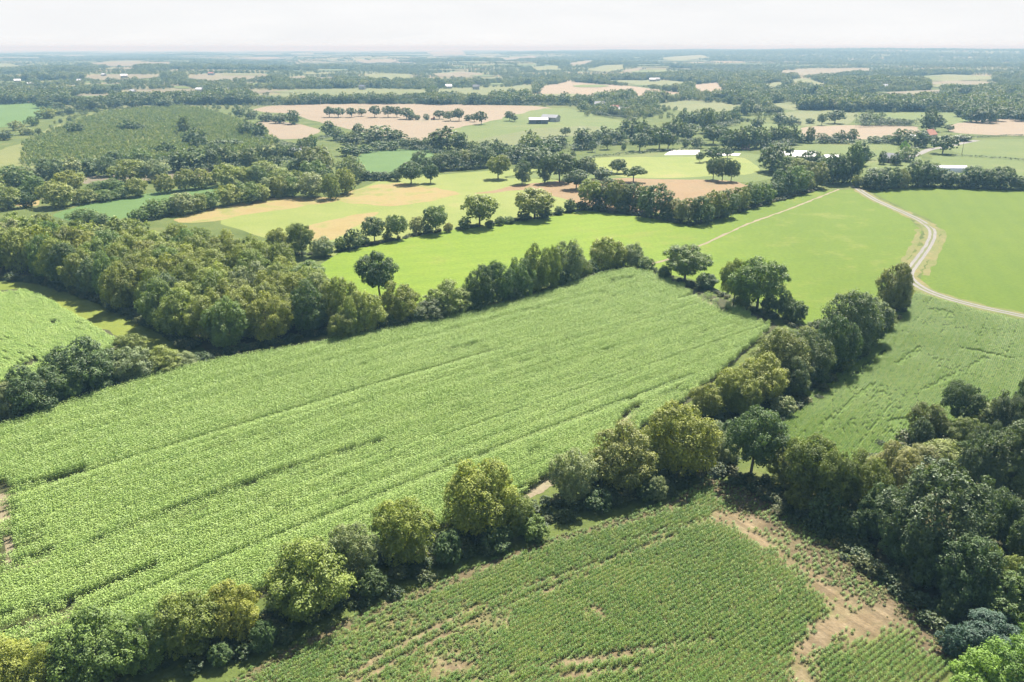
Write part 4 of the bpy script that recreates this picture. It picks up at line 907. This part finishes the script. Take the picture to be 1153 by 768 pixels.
# ------------------------------------------------------------------ undergrowth along the hedge feet and wood edges
LEAF_LOW = leaf_material('undergrowth_leaf', [(0, (0.035, 0.060, 0.018)), (.5, (0.05, 0.08, 0.022)), (.8, (0.08, 0.10, 0.03)), (1, (.13, .13, .045))], .25)
LEAF_FAR = leaf_material('far_leaf', [(0, (0.066, 0.100, 0.040)), (.4, (0.092, 0.132, 0.050)), (.75, (0.125, 0.160, 0.056)), (1, (.18, .20, .08))], .3)
LEAF_PLANT = leaf_material('plantation_leaf', [(0, (0.105, 0.155, 0.055)), (.5, (0.15, 0.20, 0.065)), (1, (.21, .24, .085))], .3)
def undergrowth():
    r = np.random.default_rng(5); X = []; Y = []; S = []
    for line, wd, step, h in (([(230, 748), (330, 706), (400, 672), (500, 630), (600, 594), (680, 566), (760, 545), (800, 528)], 2.6, .55, 1.5), ([(0, 800), (120, 770), (230, 730), (330, 690), (430, 634), (560, 590), (660, 545), (760, 495), (830, 460)], 2.2, .8, 1.3),
        ([(800, 520), (870, 480), (930, 425), (985, 372), (1018, 340)], 2.6, .5, 1.6), ([(388, 384), (470, 366), (560, 346), (640, 322), (700, 304), (740, 306)], 1.6, .5, 1.6), ([(736, 306), (800, 328), (880, 362), (905, 372)], 1.2, .7, 1.1),
        ([(-60, 488), (0, 470), (100, 438), (200, 408), (240, 402)], 1.8, .5, 1.6), ([(240, 402), (300, 390), (398, 370)], 1.8, .5, 1.8), ([(0, 314), (52, 319), (114, 341), (174, 369), (218, 394)], 1.6, .5, 2.0),
        ([(300, 290), (380, 284), (480, 263), (600, 246), (660, 236)], 1.1, .6, 1.2), ([(660, 237), (720, 243), (780, 254), (850, 233), (920, 214)], 1.4, .6, 1.5), ([(800, 528), (870, 556), (920, 596), (970, 628), (1020, 664), (1075, 712)], 3.2, .4, 1.7),
        ([(880, 520), (950, 540), (1010, 530), (1040, 495)], 5.0, .4, 2.2), ([(974, 212), (1040, 211), (1160, 214)], 1.3, .8, 1.4)):
        P = [np.array(G(*p)) for p in line]
        for a, b in zip(P[:-1], P[1:]):
            k = int(np.linalg.norm(b - a) / step); t = r.random(k)[:, None]; q = a + (b - a) * t + r.normal(0, wd * .45, (k, 2))
            X.append(q[:, 0]); Y.append(q[:, 1]); S.append(h * r.uniform(.45, 1.15, k))
    X, Y, S = map(np.concatenate, (X, Y, S)); n = len(X)
    stuff_points('undergrowth', np.stack([X, Y, np.zeros(n)], 1), r.uniform(0, 6.28, n), np.stack([S * 1.5, S * 1.5, S], 1), r.integers(0, 3, n), [simple_crown('S', 300 + k, 420, .16, LEAF_LOW) for k in range(3)])
undergrowth()

def plantation():
    a = math.radians(78); poly = [(22, 190), (30, 160), (60, 147), (118, 127), (200, 119.5), (232, 124), (300, 148), (316, 163), (250, 178), (120, 188)]
    x, y, ri, r = rows_in(poly, a, 5.2, 3.6, 9); k = r.random(len(x)) < .9 * soft(x / 7, y / 7, poly, 1.0, 7.0); x, y = x[k] + r.normal(0, .5, k.sum()), y[k]; n = len(x)
    px, py = proj(x, y, 0 * x); s = 2.4 + 2.0 * vnoise(x, y, 60, 12) + r.normal(0, .3, n)
    stuff_points('young_plantation', np.stack([x, y, terrain(x, y)], 1), r.uniform(0, 6.28, n), np.stack([s * .8, s * .8, s * 1.15], 1), r.integers(0, 3, n), [simple_crown('T', 320 + k, 90, .26, LEAF_PLANT) for k in range(3)])
    print('plantation', n)
plantation()

def far_trees():
    """Woods and hedgerows out to the skyline."""
    r = np.random.default_rng(3); X = []; Y = []; S = []
    def visible(x, y, m): return (np.abs(x) < .70 * y + 120)
    # bocage hedges
    for _ in range(2100):
        d = math.exp(r.uniform(math.log(900), math.log(13000))); a = r.uniform(-.66, .66); cx, cy = d * math.sin(a), d * math.cos(a)
        th = .35 + r.choice([0, math.pi / 2], p=[.68, .32]) + r.normal(0, .16); ln = r.uniform(90, 330) * (1 + d / 6000)
        k = int(ln / r.uniform(6, 13)); t = np.linspace(-.5, .5, k) * ln; bend = r.normal(0, .0004)
        X.append(cx + t * math.cos(th) - bend * t * t * math.sin(th) + r.normal(0, 1.5, k)); Y.append(cy + t * math.sin(th) + bend * t * t * math.cos(th) + r.normal(0, 1.5, k))
        S.append(r.uniform(5, 9.5) * r.uniform(.6, 1.25, k))
    # woods
    for _ in range(105):
        d = math.exp(r.uniform(math.log(1050), math.log(13500))); a = r.uniform(-.66, .66); cx, cy = d * math.sin(a), d * math.cos(a)
        ra, rb = r.uniform(70, 260) * (1 + d / 6000), r.uniform(25, 80) * (1 + d / 5000); k = int(min(900, ra * rb * math.pi / 95)); q = np.sqrt(r.random(k)); u = r.uniform(0, 6.28, k)
        th = .2 + r.normal(0, .3)
        ux, uy = ra * q * np.cos(u), rb * q * np.sin(u); X.append(cx + ux * math.cos(th) - uy * math.sin(th)); Y.append(cy + ux * math.sin(th) + uy * math.cos(th)); S.append(r.uniform(8, 15, k))
    # the forest on the ridge
    k = 11000; d = 4300 + 4200 * r.random(k); a = r.uniform(-.02, .68, k); x = d * np.sin(a); y = d * np.cos(a); m = r.random(k) < sstep(-.02, .22, a) * (.25 + .75 * (vnoise(x, y, 420, 44) > .3))
    X.append(x[m]); Y.append(y[m]); S.append(r.uniform(11, 17, m.sum()))
    # belts that close the middle distance (photo positions of their feet)
    for line, dep, n, h in (([(-30, 112), (60, 116), (120, 112), (200, 112), (260, 116), (310, 114)], 50, 150, 9), ([(230, 116), (300, 113), (384, 116), (450, 115), (530, 113)], 45, 210, 9), ([(430, 97), (540, 95), (600, 92)], 90, 120, 9),
        ([(286, 119), (400, 116.5), (500, 117.5), (600, 118.5), (650, 119)], 5, 260, 4.2), ([(0, 97), (120, 96), (250, 98), (380, 96)], 110, 170, 9), ([(-40, 108), (60, 105), (150, 108)], 60, 110, 10),
        ([(645, 121), (655, 113), (668, 108), (690, 112)], 40, 60, 11), ([(670, 128), (700, 131), (735, 131)], 14, 70, 6), ([(730, 121), (800, 122), (830, 118)], 30, 90, 10), ([(700, 104), (760, 109), (830, 113), (880, 116)], 60, 170, 11),
        ([(820, 107), (880, 108), (940, 112), (1000, 116), (1060, 117)], 130, 420, 11), ([(880, 122), (960, 123), (1040, 124), (1100, 122), (1160, 124), (1230, 124)], 90, 480, 11), ([(900, 96), (980, 98), (1040, 100)], 120, 260, 11), ([(1060, 107), (1120, 110), (1200, 112)], 110, 260, 11),
        ([(1085, 131), (1130, 128), (1170, 131), (1230, 132)], 50, 150, 12), ([(576, 88), (660, 88), (760, 88), (850, 92)], 90, 200, 9), ([(560, 99), (640, 87), (720, 92), (790, 93)], 30, 80, 8), ([(520, 114), (600, 115), (650, 116)], 14, 120, 6)):
        P = [np.array(G(*p)) for p in line]; seg = np.array([np.linalg.norm(b - a) for a, b in zip(P[:-1], P[1:])]); kk = (n * seg / seg.sum()).astype(int)
        for a, b, k in zip(P[:-1], P[1:], kk):
            t = r.random(k)[:, None]; q = a + (b - a) * t; q[:, 1] += r.normal(0, dep * .35, k); X.append(q[:, 0]); Y.append(q[:, 1]); S.append(h * r.uniform(.7, 1.35, k))
    X, Y, S = map(np.concatenate, (X, Y, S)); Z = terrain(X, Y)
    d = np.hypot(X, Y); m = visible(X, Y, 0) & (d > 760) & (d < 15000)
    px, py = proj(X, Y, Z)
    hp = S * FPX / np.maximum(d, 1)
    for p, _m in FAR_FIELDS:
        for fr in (-.05, .25, .5): m &= ~inside(px, py - fr * hp, p)
    for p in KEEP_CLEAR:
        for fr in (0, .45): m &= ~inside(px, py - fr * hp, p)
    X, Y, Z, S, px, py, d = (q[m] for q in (X, Y, Z, S, px, py, d))
    # nothing may stand where the surveyed fields begin
    m = (py < 118) | (S < 5) | ((px > 860) & (py < 126)) | ((px > 1075) & (py < 134)) | ((px > 655) & (px < 740) & (py < 133))
    X, Y, Z, S = (q[m] for q in (X, Y, Z, S)); n = len(X); print('far trees', n)
    S = S * r.uniform(.85, 1.15, n)
    stuff_points('distant_trees', np.stack([X, Y, Z - .3], 1), r.uniform(0, 6.28, n), np.stack([S * .95, S * .95, S], 1), r.integers(0, 6, n),
                 [simple_crown('B', 340 + k, 330, .15, LEAF_FAR) for k in range(4)] + [simple_crown('O', 350 + k, 260, .15, LEAF_FAR) for k in range(2)])
KEEP_CLEAR = [[(286, 124), (300, 119.5), (370, 116.8), (470, 117.5), (600, 119.8), (625, 122), (600, 140), (300, 140)], [(318, 101.5), (400, 99.5), (480, 101), (484, 107), (400, 110), (330, 111)], [(490, 100.5), (600, 97), (602, 104), (540, 111), (492, 108)],
    [(606, 100), (640, 92), (662, 94), (700, 97), (765, 104.5), (770, 110), (700, 106), (652, 112), (612, 112)], [(735, 117), (770, 113.5), (826, 117), (826, 124), (780, 125)], [(779, 96), (808, 93), (816, 104), (843, 107), (782, 106)], [(884, 128), (900, 124.5), (938, 123.5), (964, 128), (950, 141), (882, 134)],
    [(995, 128), (1038, 126), (1040, 135), (1000, 137)], [(1058, 127), (1078, 127.5), (1092, 138), (1066, 140)], [(1070, 141), (1100, 136.5), (1130, 133), (1230, 139), (1230, 153), (1075, 150)], [(-90, 119), (0, 118), (42, 116), (58, 120), (45, 131), (20, 141), (-90, 148)],
    [(22, 190), (30, 160), (60, 147), (118, 127), (200, 119), (232, 124), (300, 148), (318, 164)], [(512, 145), (545, 138), (605, 122.5), (640, 121.5), (660, 128), (660, 160), (520, 160)]]
far_trees()

# ------------------------------------------------------------------ hedges of the middle distance: each one its own thing
LEAF_HEDGE = leaf_material('hedge_leaf', [(0, (0.050, 0.085, 0.028)), (1, (0.058, 0.092, 0.032))], .2)
def hedge(line, h, wd, label, dens=5.0, ragged=.35, seed=1):
    r = np.random.default_rng(seed); P = [np.array(G(*p)) for p in line]; c = []; Z = []
    for a, b in zip(P[:-1], P[1:]):
        L_ = np.linalg.norm(b - a); k = int(L_ * h * dens); t = r.random(k)[:, None]; q = a + (b - a) * t; n_ = np.array([-(b - a)[1], (b - a)[0]]) / L_
        hh = h * (1 - ragged + 2 * ragged * vnoise(q[:, 0], q[:, 1], 5.5, seed)); z = hh * np.sqrt(r.random(k)); w_ = wd * .5 * np.sqrt(np.clip(1.1 - (z / hh) ** 3, .1, 1)) * np.where(r.random(k) < .5, -1, 1) * (.6 + .5 * r.random(k))
        c.append(q + n_ * w_[:, None]); Z.append(z)
    c = np.concatenate(c); z = np.concatenate(Z); o = c.mean(0); nrm = unit(np.stack([r.normal(0, .6, len(z)), -.3 + r.normal(0, .6, len(z)), .6 + r.random(len(z))], 1))
    V, F = leaf_quads(np.stack([c[:, 0] - o[0], c[:, 1] - o[1], z + terrain(c[:, 0], c[:, 1]) - tz(*o)], 1), nrm, np.full(len(z), .95), r)
    ob = link('hedge', mesh_np('hedge', V, F, 4, [LEAF_HEDGE], None, np.clip(.5 + r.normal(0, .17, len(z)), 0, 1)), None, (o[0], o[1], tz(*o)))
    tag(ob, label, 'hedge')
HEDGES = [([(405, 203), (425, 202), (448, 203)], 3.2, 3, 'dark clipped hedge along the near side of the small green field'), ([(286, 120), (370, 116.5), (470, 117), (600, 119), (655, 119)], 3.0, 4, 'long low dark hedge along the far edge of the pink stubble'),
    ([(672, 130), (690, 133), (718, 134)], 4.2, 5, 'thick trimmed hedge beside the farmhouse beyond the slate barns'), ([(655, 179), (690, 175.5), (730, 172), (790, 168)], 1.6, 2, 'thin low hedge along the top of the bright pasture'), ([(768, 150), (800, 146), (830, 140)], 4.5, 7, 'dense hedge under the tree row west of the pink hut'),
    ([(905, 161), (935, 162), (965, 162), (1010, 162)], 3.4, 5, 'dark hedge below the narrow pink strip near the hamlet'), ([(965, 143), (1000, 142), (1034, 142)], 5.5, 8, 'dense dark hedge above the narrow pink strip'), ([(1075, 157), (1105, 155), (1153, 153), (1230, 155)], 1.4, 2.5, 'thin low hedge below the eastern pink stubble'),
    ([(1060, 175), (1100, 177), (1153, 181), (1230, 186)], 1.3, 2, 'low hedge dividing the two pale eastern pastures'), ([(380, 160), (420, 163), (450, 164), (490, 170)], 4, 8, 'bushy hedge filling the tree belt below the pink stubble'), ([(395, 175), (430, 170), (470, 169), (500, 175)], 3, 4, 'rounded hedge behind the small green field'),
    ([(500, 192), (530, 191), (570, 184), (620, 184)], 5, 9, 'undergrowth hedge beneath the dark mass behind the small field'), ([(585, 178), (620, 170), (650, 170), (690, 163)], 4, 8, 'scrubby hedge beneath the belt below the slate barns'), ([(690, 163), (720, 163), (760, 162), (790, 160)], 3.5, 6, 'scrubby hedge beside the round trees of the middle belt'),
    ([(282, 158), (300, 160), (330, 166)], 3.5, 6, 'scrubby hedge between the plantation and the pink stubble'), ([(205, 196), (250, 193), (300, 190), (340, 183)], 4, 7, 'dense dark hedge south of the young plantation'), ([(330, 166), (350, 160), (372, 154)], 2.2, 5, 'weedy bank along the foot of the pink stubble'), ([(970, 211), (1040, 211), (1153, 213), (1220, 215)], 4, 4, 'dark continuous hedge closing the far side of the green meadow'),
    ([(820, 168), (860, 168), (895, 165)], 5, 9, 'dark thicket beneath the trees by the pink hut'), ([(120, 190), (160, 187), (215, 186)], 5, 10, 'thicket between the plantation and the pale sliver of stubble')]
for i, (l_, h_, w_, t_) in enumerate(HEDGES): hedge(l_, h_, w_, t_, seed=400 + i)

# ------------------------------------------------------------------ buildings and small things
M_white = plain('limewash', (0.42, 0.41, 0.38), .85, .06, .3); M_roofred = plain('clay_tile', (0.281, 0.119, 0.076), .85, .2, 1.5); M_slate = plain('slate', (0.119, 0.132, 0.153), .6, .2, 1.2)
M_tin = plain('bright_tin', (0.629, 0.637, 0.646), .5, .06, .4); M_greywall = plain('grey_cladding', (0.289, 0.306, 0.323), .7, .1, .5); M_dark = plain('window_glass', (0.025, 0.030, 0.034), .15, .1, .5)
M_poly = plain('polythene', (0.680, 0.680, 0.680), .35, .04, .4); M_wood_d = plain('weathered_wood', (0.170, 0.136, 0.102), .9, .2, 2); M_pinkwall = plain('pink_render', (0.357, 0.204, 0.178), .85, .1, .5); M_stone = plain('stone_wall', (0.340, 0.289, 0.230), .9, .15, .8)
M_red = plain('red_paint', (0.30, 0.05, 0.03), .4, .1, 1); M_rubber = plain('rubber', (0.02, 0.02, 0.02), .9, .1, 1)

def box_mesh(name, boxes, mat):
    V = []; F = []
    for x0, x1, y0, y1, z0, z1 in boxes:
        b = len(V); V += [(x, y, z) for z in (z0, z1) for y in (y0, y1) for x in (x0, x1)]
        F += [tuple(i + b for i in q) for q in ((0, 2, 3, 1), (4, 5, 7, 6), (0, 1, 5, 4), (2, 6, 7, 3), (0, 4, 6, 2), (1, 3, 7, 5))]
    return mesh_np(name, V, F, 4, [mat])

def gable(name, l, w, h, rise, wall, roof, mat_over=.35):
    """Walls with gables, and a pitched roof with eaves."""
    a, b = l / 2, w / 2
    V = [(-a, -b, 0), (a, -b, 0), (a, b, 0), (-a, b, 0), (-a, -b, h), (a, -b, h), (a, b, h), (-a, b, h), (-a, 0, h + rise), (a, 0, h + rise)]
    F = [(0, 1, 5, 4), (2, 3, 7, 6)]; T = [(1, 2, 6), (1, 6, 5), (5, 6, 9), (3, 0, 4), (3, 4, 7), (4, 8, 7)]
    tri = [(q[0], q[1], q[2]) for q in F] + [(q[0], q[2], q[3]) for q in F] + T
    wm = mesh_np('wall', V, tri, 3, [wall])
    o = mat_over; e = rise / b * o; t = .18; R = []
    for sgn in (-1, 1):
        R.append([(-a - o, sgn * (b + o), h - e + .03), (a + o, sgn * (b + o), h - e + .03), (a + o, 0, h + rise + .03), (-a - o, 0, h + rise + .03)])
    V2 = []; F2 = []
    for q in R:
        k = len(V2); V2 += q + [(x, y, z + t) for x, y, z in q]
        F2 += [tuple(i + k for i in g) for g in ((0, 1, 2, 3), (4, 7, 6, 5), (0, 4, 5, 1), (1, 5, 6, 2), (2, 6, 7, 3), (3, 7, 4, 0))]
    return wm, mesh_np('roof', V2, F2, 4, [roof])

def house(name, px, py, l, w, h, rise, rz, wall, roof, label, cat, group=None, chimney=False, windows=3, door=True, z=None):
    x, y = G(px, py); o = empty(name, (x, y, tz(x, y) + .02), rz); wm, rm = gable(name, l, w, h, rise, wall, roof)
    link('wall', wm, o); r = link('roof', rm, o)
    for i in range(windows):
        cx = -l / 2 + l * (i + .5) / windows
        if door and i == windows // 2:
            link('door', box_mesh('door', [(cx - .55, cx + .55, -w / 2 - .05, -w / 2 + .02, 0, 2.1)], M_wood_d), o)
        else:
            f = link('window', box_mesh('window', [(cx - .65, cx + .65, -w / 2 - .06, -w / 2 + .02, .9, 2.2)], M_white), o)
            link('pane', box_mesh('pane', [(cx - .5, cx + .5, -w / 2 - .08, -w / 2 - .065, 1.05, 2.05)], M_dark), f)
    if chimney:
        for s in ((-1, 1) if chimney == 2 else (1,)):
            link('chimney', box_mesh('chimney', [(s * (l / 2 - .7) - .35, s * (l / 2 - .7) + .35, -.35, .35, h + rise - .8, h + rise + 1.1)], M_stone), r)
    return tag(o, label, cat, group)

def barn(name, px, py, l, w, h, rise, rz, wall, roof, label, group=None):
    x, y = G(px, py); o = empty(name, (x, y, tz(x, y) + .02), rz); wm, rm = gable(name, l, w, h, rise, wall, roof, .5)
    link('wall', wm, o); link('roof', rm, o)
    d = link('door', box_mesh('door', [(-2.2, 2.2, -w / 2 - .08, -w / 2 + .02, 0, min(3.6, h - .3))], M_dark if wall is M_slate else M_wood_d), o)
    link('handle', box_mesh('handle', [(-.15, .15, -w / 2 - .16, -w / 2 - .085, 1.2, 1.5)], M_tin), d)
    return tag(o, label, 'barn', group)

barn('barn', 896, 186, 21, 13, 6.2, 2.6, math.radians(-8), M_greywall, M_tin, 'long barn with bright white roof and grey walls behind the dark trees')
barn('shed', 935, 182, 9, 6, 3.0, 1.2, math.radians(8), M_greywall, M_tin, 'small white-roofed shed east of the long white-roofed barn')
barn('barn', 606, 139, 18, 9, 3.8, 1.8, math.radians(4), M_slate, M_slate, 'dark slate barn on the pale pasture beyond the tree belt', 'farm barns on the pale pasture')
barn('barn', 620, 136.5, 17, 9, 4.0, 2.4, math.radians(-32), M_white, M_slate, 'slate-roofed barn with white gable behind the dark barn', 'farm barns on the pale pasture')
house('house', 1045, 158, 11, 7.5, 4.8, 3.6, math.radians(35), M_white, M_roofred, 'white house with steep red roof among the hamlet trees', 'house', None, 2, 4)
house('cottage', 1003, 183, 9, 6.5, 3.0, 2.8, math.radians(-50), M_stone, M_slate, 'grey slate-roofed cottage beside the pale round tree', 'house', None, 1, 3)
house('outbuilding', 1025, 157, 6, 5, 2.6, 1.6, math.radians(20), M_white, M_tin, 'small white outbuilding west of the red-roofed house', 'shed', None, False, 2)
house('outbuilding', 1080, 158, 8, 5, 2.4, 1.4, math.radians(10), M_stone, M_tin, 'low stone outbuilding by the road east of the red-roofed house', 'shed', None, False, 3)
house('hut', 839, 168, 5.2, 3.6, 2.4, .9, math.radians(6), M_pinkwall, M_roofred, 'small pinkish hut under the dark trees of the pasture', 'hut', None, False, 3)
house('cottage', 335, 176, 8.5, 6, 3.2, 2.2, math.radians(-25), M_stone, M_tin, 'pale-roofed cottage half hidden below the pink stubble', 'house', None, 1, 3)
FH = [(692, 125, M_roofred), (675, 122, M_slate), (703, 127, M_slate), (735, 92, M_tin), (740, 91.5, M_slate), (762, 90.5, M_tin), (536, 101, M_slate), (505, 100, M_tin), (225, 104, M_tin), (245, 107, M_roofred), (35, 97, M_tin), (90, 93, M_tin), (20, 93, M_tin), (64, 90, M_slate), (117, 86, M_tin),
      (140, 88, M_tin), (298, 78, M_tin), (238, 85, M_roofred), (995, 100, M_tin), (922, 101, M_tin), (408, 101, M_slate), (150, 106, M_tin), (1122, 130, M_slate), (788, 94, M_slate), (845, 88, M_tin), (458, 96, M_tin), (255, 104, M_tin)]
WHERE = {0: 'red-roofed farmhouse in the hedge east of the slate barns', 1: 'slate-roofed house in the dark clump east of the slate barns', 2: 'low slate-roofed house by the clipped hedge of the farm'}
rr = random.Random(4)
for i, (px, py, rf) in enumerate(FH):
    x, y = G(px, py); nm = {M_tin: 'pale roof', M_slate: 'slate roof', M_roofred: 'red roof'}[rf]
    house('house', px, py, rr.uniform(9, 15), rr.uniform(6, 8), rr.uniform(3.5, 5.5), rr.uniform(2, 3.2), rr.uniform(-.5, .5), M_white, rf,
          WHERE.get(i, f'tiny white house with {nm}, far off among the hazy woods'), 'house', None if i in WHERE else f'far houses with {nm}', 1, 4)

def polytunnel():
    x, y = G(1063, 193); o = empty('polytunnel', (x, y, .02), math.radians(-6)); l, w, h = 24, 7.5, 3.6; n = 14
    V = []; F = []
    for s in range(13):
        for i in range(n + 1):
            a = math.pi * i / n; rb = 1.0 if s % 2 == 0 else .985
            V.append((-l / 2 + l * s / 12, math.cos(a) * w / 2 * rb, math.sin(a) * h * rb))
    for s in range(12):
        for i in range(n): k = s * (n + 1) + i; F.append((k, k + 1, k + n + 2, k + n + 1))
    link('cover', mesh_np('cover', V, F, 4, [M_poly], None, None, True), o)
    for s in (-1, 1):
        E = [(s * l / 2, math.cos(math.pi * i / n) * w / 2, math.sin(math.pi * i / n) * h) for i in range(n + 1)] + [(s * l / 2, 0, 0)]
        e = link('end_wall', mesh_np('end_wall', E, [(n + 1, i, i + 1) for i in range(n)], 3, [M_poly]), o)
        link('door', box_mesh('door', [(min(s * (l / 2 + .02), s * (l / 2 + .08)), max(s * (l / 2 + .02), s * (l / 2 + .08)), -1.3, 1.3, 0, 2.4)], M_greywall), e)
    for s in range(0, 13, 2):
        B = []; Q = []
        for i in range(n + 1):
            a = math.pi * i / n; c, sn = math.cos(a), math.sin(a); X = -l / 2 + l * s / 12
            for dx in (-.09, .09): B.append((X + dx, c * (w / 2 + .04), sn * (h + .04)))
        for i in range(n): Q.append((2 * i, 2 * i + 1, 2 * i + 3, 2 * i + 2))
        link('hoop', mesh_np('hoop', B, Q, 4, [M_tin]), o)
    tag(o, 'long white polytunnel behind the dark hedge of the green meadow', 'polytunnel')
polytunnel()

def pole(px, py, h, label, mat, cat='utility pole', arm=True):
    x, y = G(px, py); o = empty('utility_pole' if arm else 'post', (x, y, tz(x, y)))
    v, f = tube((0, 0, -.2), (0, 0, h), .17, .11, 8, 0, 3); link('shaft', mesh_np('shaft', np.array(v), f, 4, [mat], None, None, True), o)
    if arm:
        a = link('crossarm', box_mesh('crossarm', [(-.9, .9, -.07, .07, h - .5, h - .35)], mat), o)
        for s in (-.75, .75):
            v, f = tube((s, 0, h - .35), (s, 0, h - .15), .06, .04, 8, 0, 1); link('insulator', mesh_np('insulator', np.array(v), f, 4, [M_white]), a)
    else:
        link('cap', box_mesh('cap', [(-.2, .2, -.2, .2, h, h + .12)], mat), o)
    tag(o, label, cat)
pole(1083, 174, 9.5, 'wooden utility pole on the pasture east of the dark round tree', M_wood_d)
pole(361, 118, 12, 'pale utility pole at the far edge of the pink stubble', M_tin)
pole(670, 176, 4.5, 'pale post at the corner of the bright pasture', M_tin, 'post', False)
pole(291, 121, 12, 'pale utility pole by the western tip of the pink stubble', M_tin)

def tractor():
    x, y = G(487.5, 135); o = empty('tractor', (x, y, .02), .4)
    link('body', box_mesh('body', [(-1.9, .6, -.55, .55, .8, 1.75), (-2.1, -1.9, -.45, .45, .85, 1.6)], M_red), o)
    c = link('cab', box_mesh('cab', [(.45, 1.9, -.8, .8, 1.2, 1.75), (.4, 1.95, -.85, .85, 2.75, 2.9)] + [(a, a + .1, b, b + .1, 1.75, 2.75) for a in (.45, 1.8) for b in (-.8, .7)], M_red), o)
    link('glass', box_mesh('glass', [(.5, 1.85, -.74, .74, 1.75, 2.75)], M_dark), c)
    for wx, rad, wd in ((1.3, .9, .5), (-1.5, .6, .35)):
        for s in (-1, 1):
            v, f = tube((wx, s * .65, rad), (wx, s * (.65 + wd), rad), rad, rad, 18, 0, 1); V = np.array(v); n = 18
            V = np.concatenate([V, [(wx, s * .65, rad), (wx, s * (.65 + wd), rad)]]); T = [(q[0], q[1], q[2]) for q in f] + [(q[0], q[2], q[3]) for q in f] + [(2 * n, i, (i + 1) % n) for i in range(n)] + [(2 * n + 1, n + i, n + (i + 1) % n) for i in range(n)]
            wh = link('wheel', mesh_np('wheel', V, T, 3, [M_rubber]), o)
            ex = (.66 + wd) * s
            link('rim', box_mesh('rim', [(wx - rad * .4, wx + rad * .4, min(ex, ex + .05 * s), max(ex, ex + .05 * s), rad * .6, rad * 1.4)], M_tin), wh)
    tag(o, 'small red tractor parked among the trees across the pink stubble', 'tractor')
tractor()

# ------------------------------------------------------------------ render settings
sc.view_settings.view_transform = 'Standard'; sc.view_settings.look = 'None'; sc.view_settings.gamma = 1.0
sc.view_settings.exposure = 1.74
sc.render.engine = 'CYCLES'
sc.cycles.max_bounces = 5; sc.cycles.diffuse_bounces = 2; sc.cycles.glossy_bounces = 1; sc.cycles.transmission_bounces = 3; sc.cycles.volume_bounces = 0
sc.cycles.caustics_reflective = False; sc.cycles.caustics_refractive = False
sc.cycles.use_denoising = True; sc.cycles.sample_clamp_indirect = 4.0
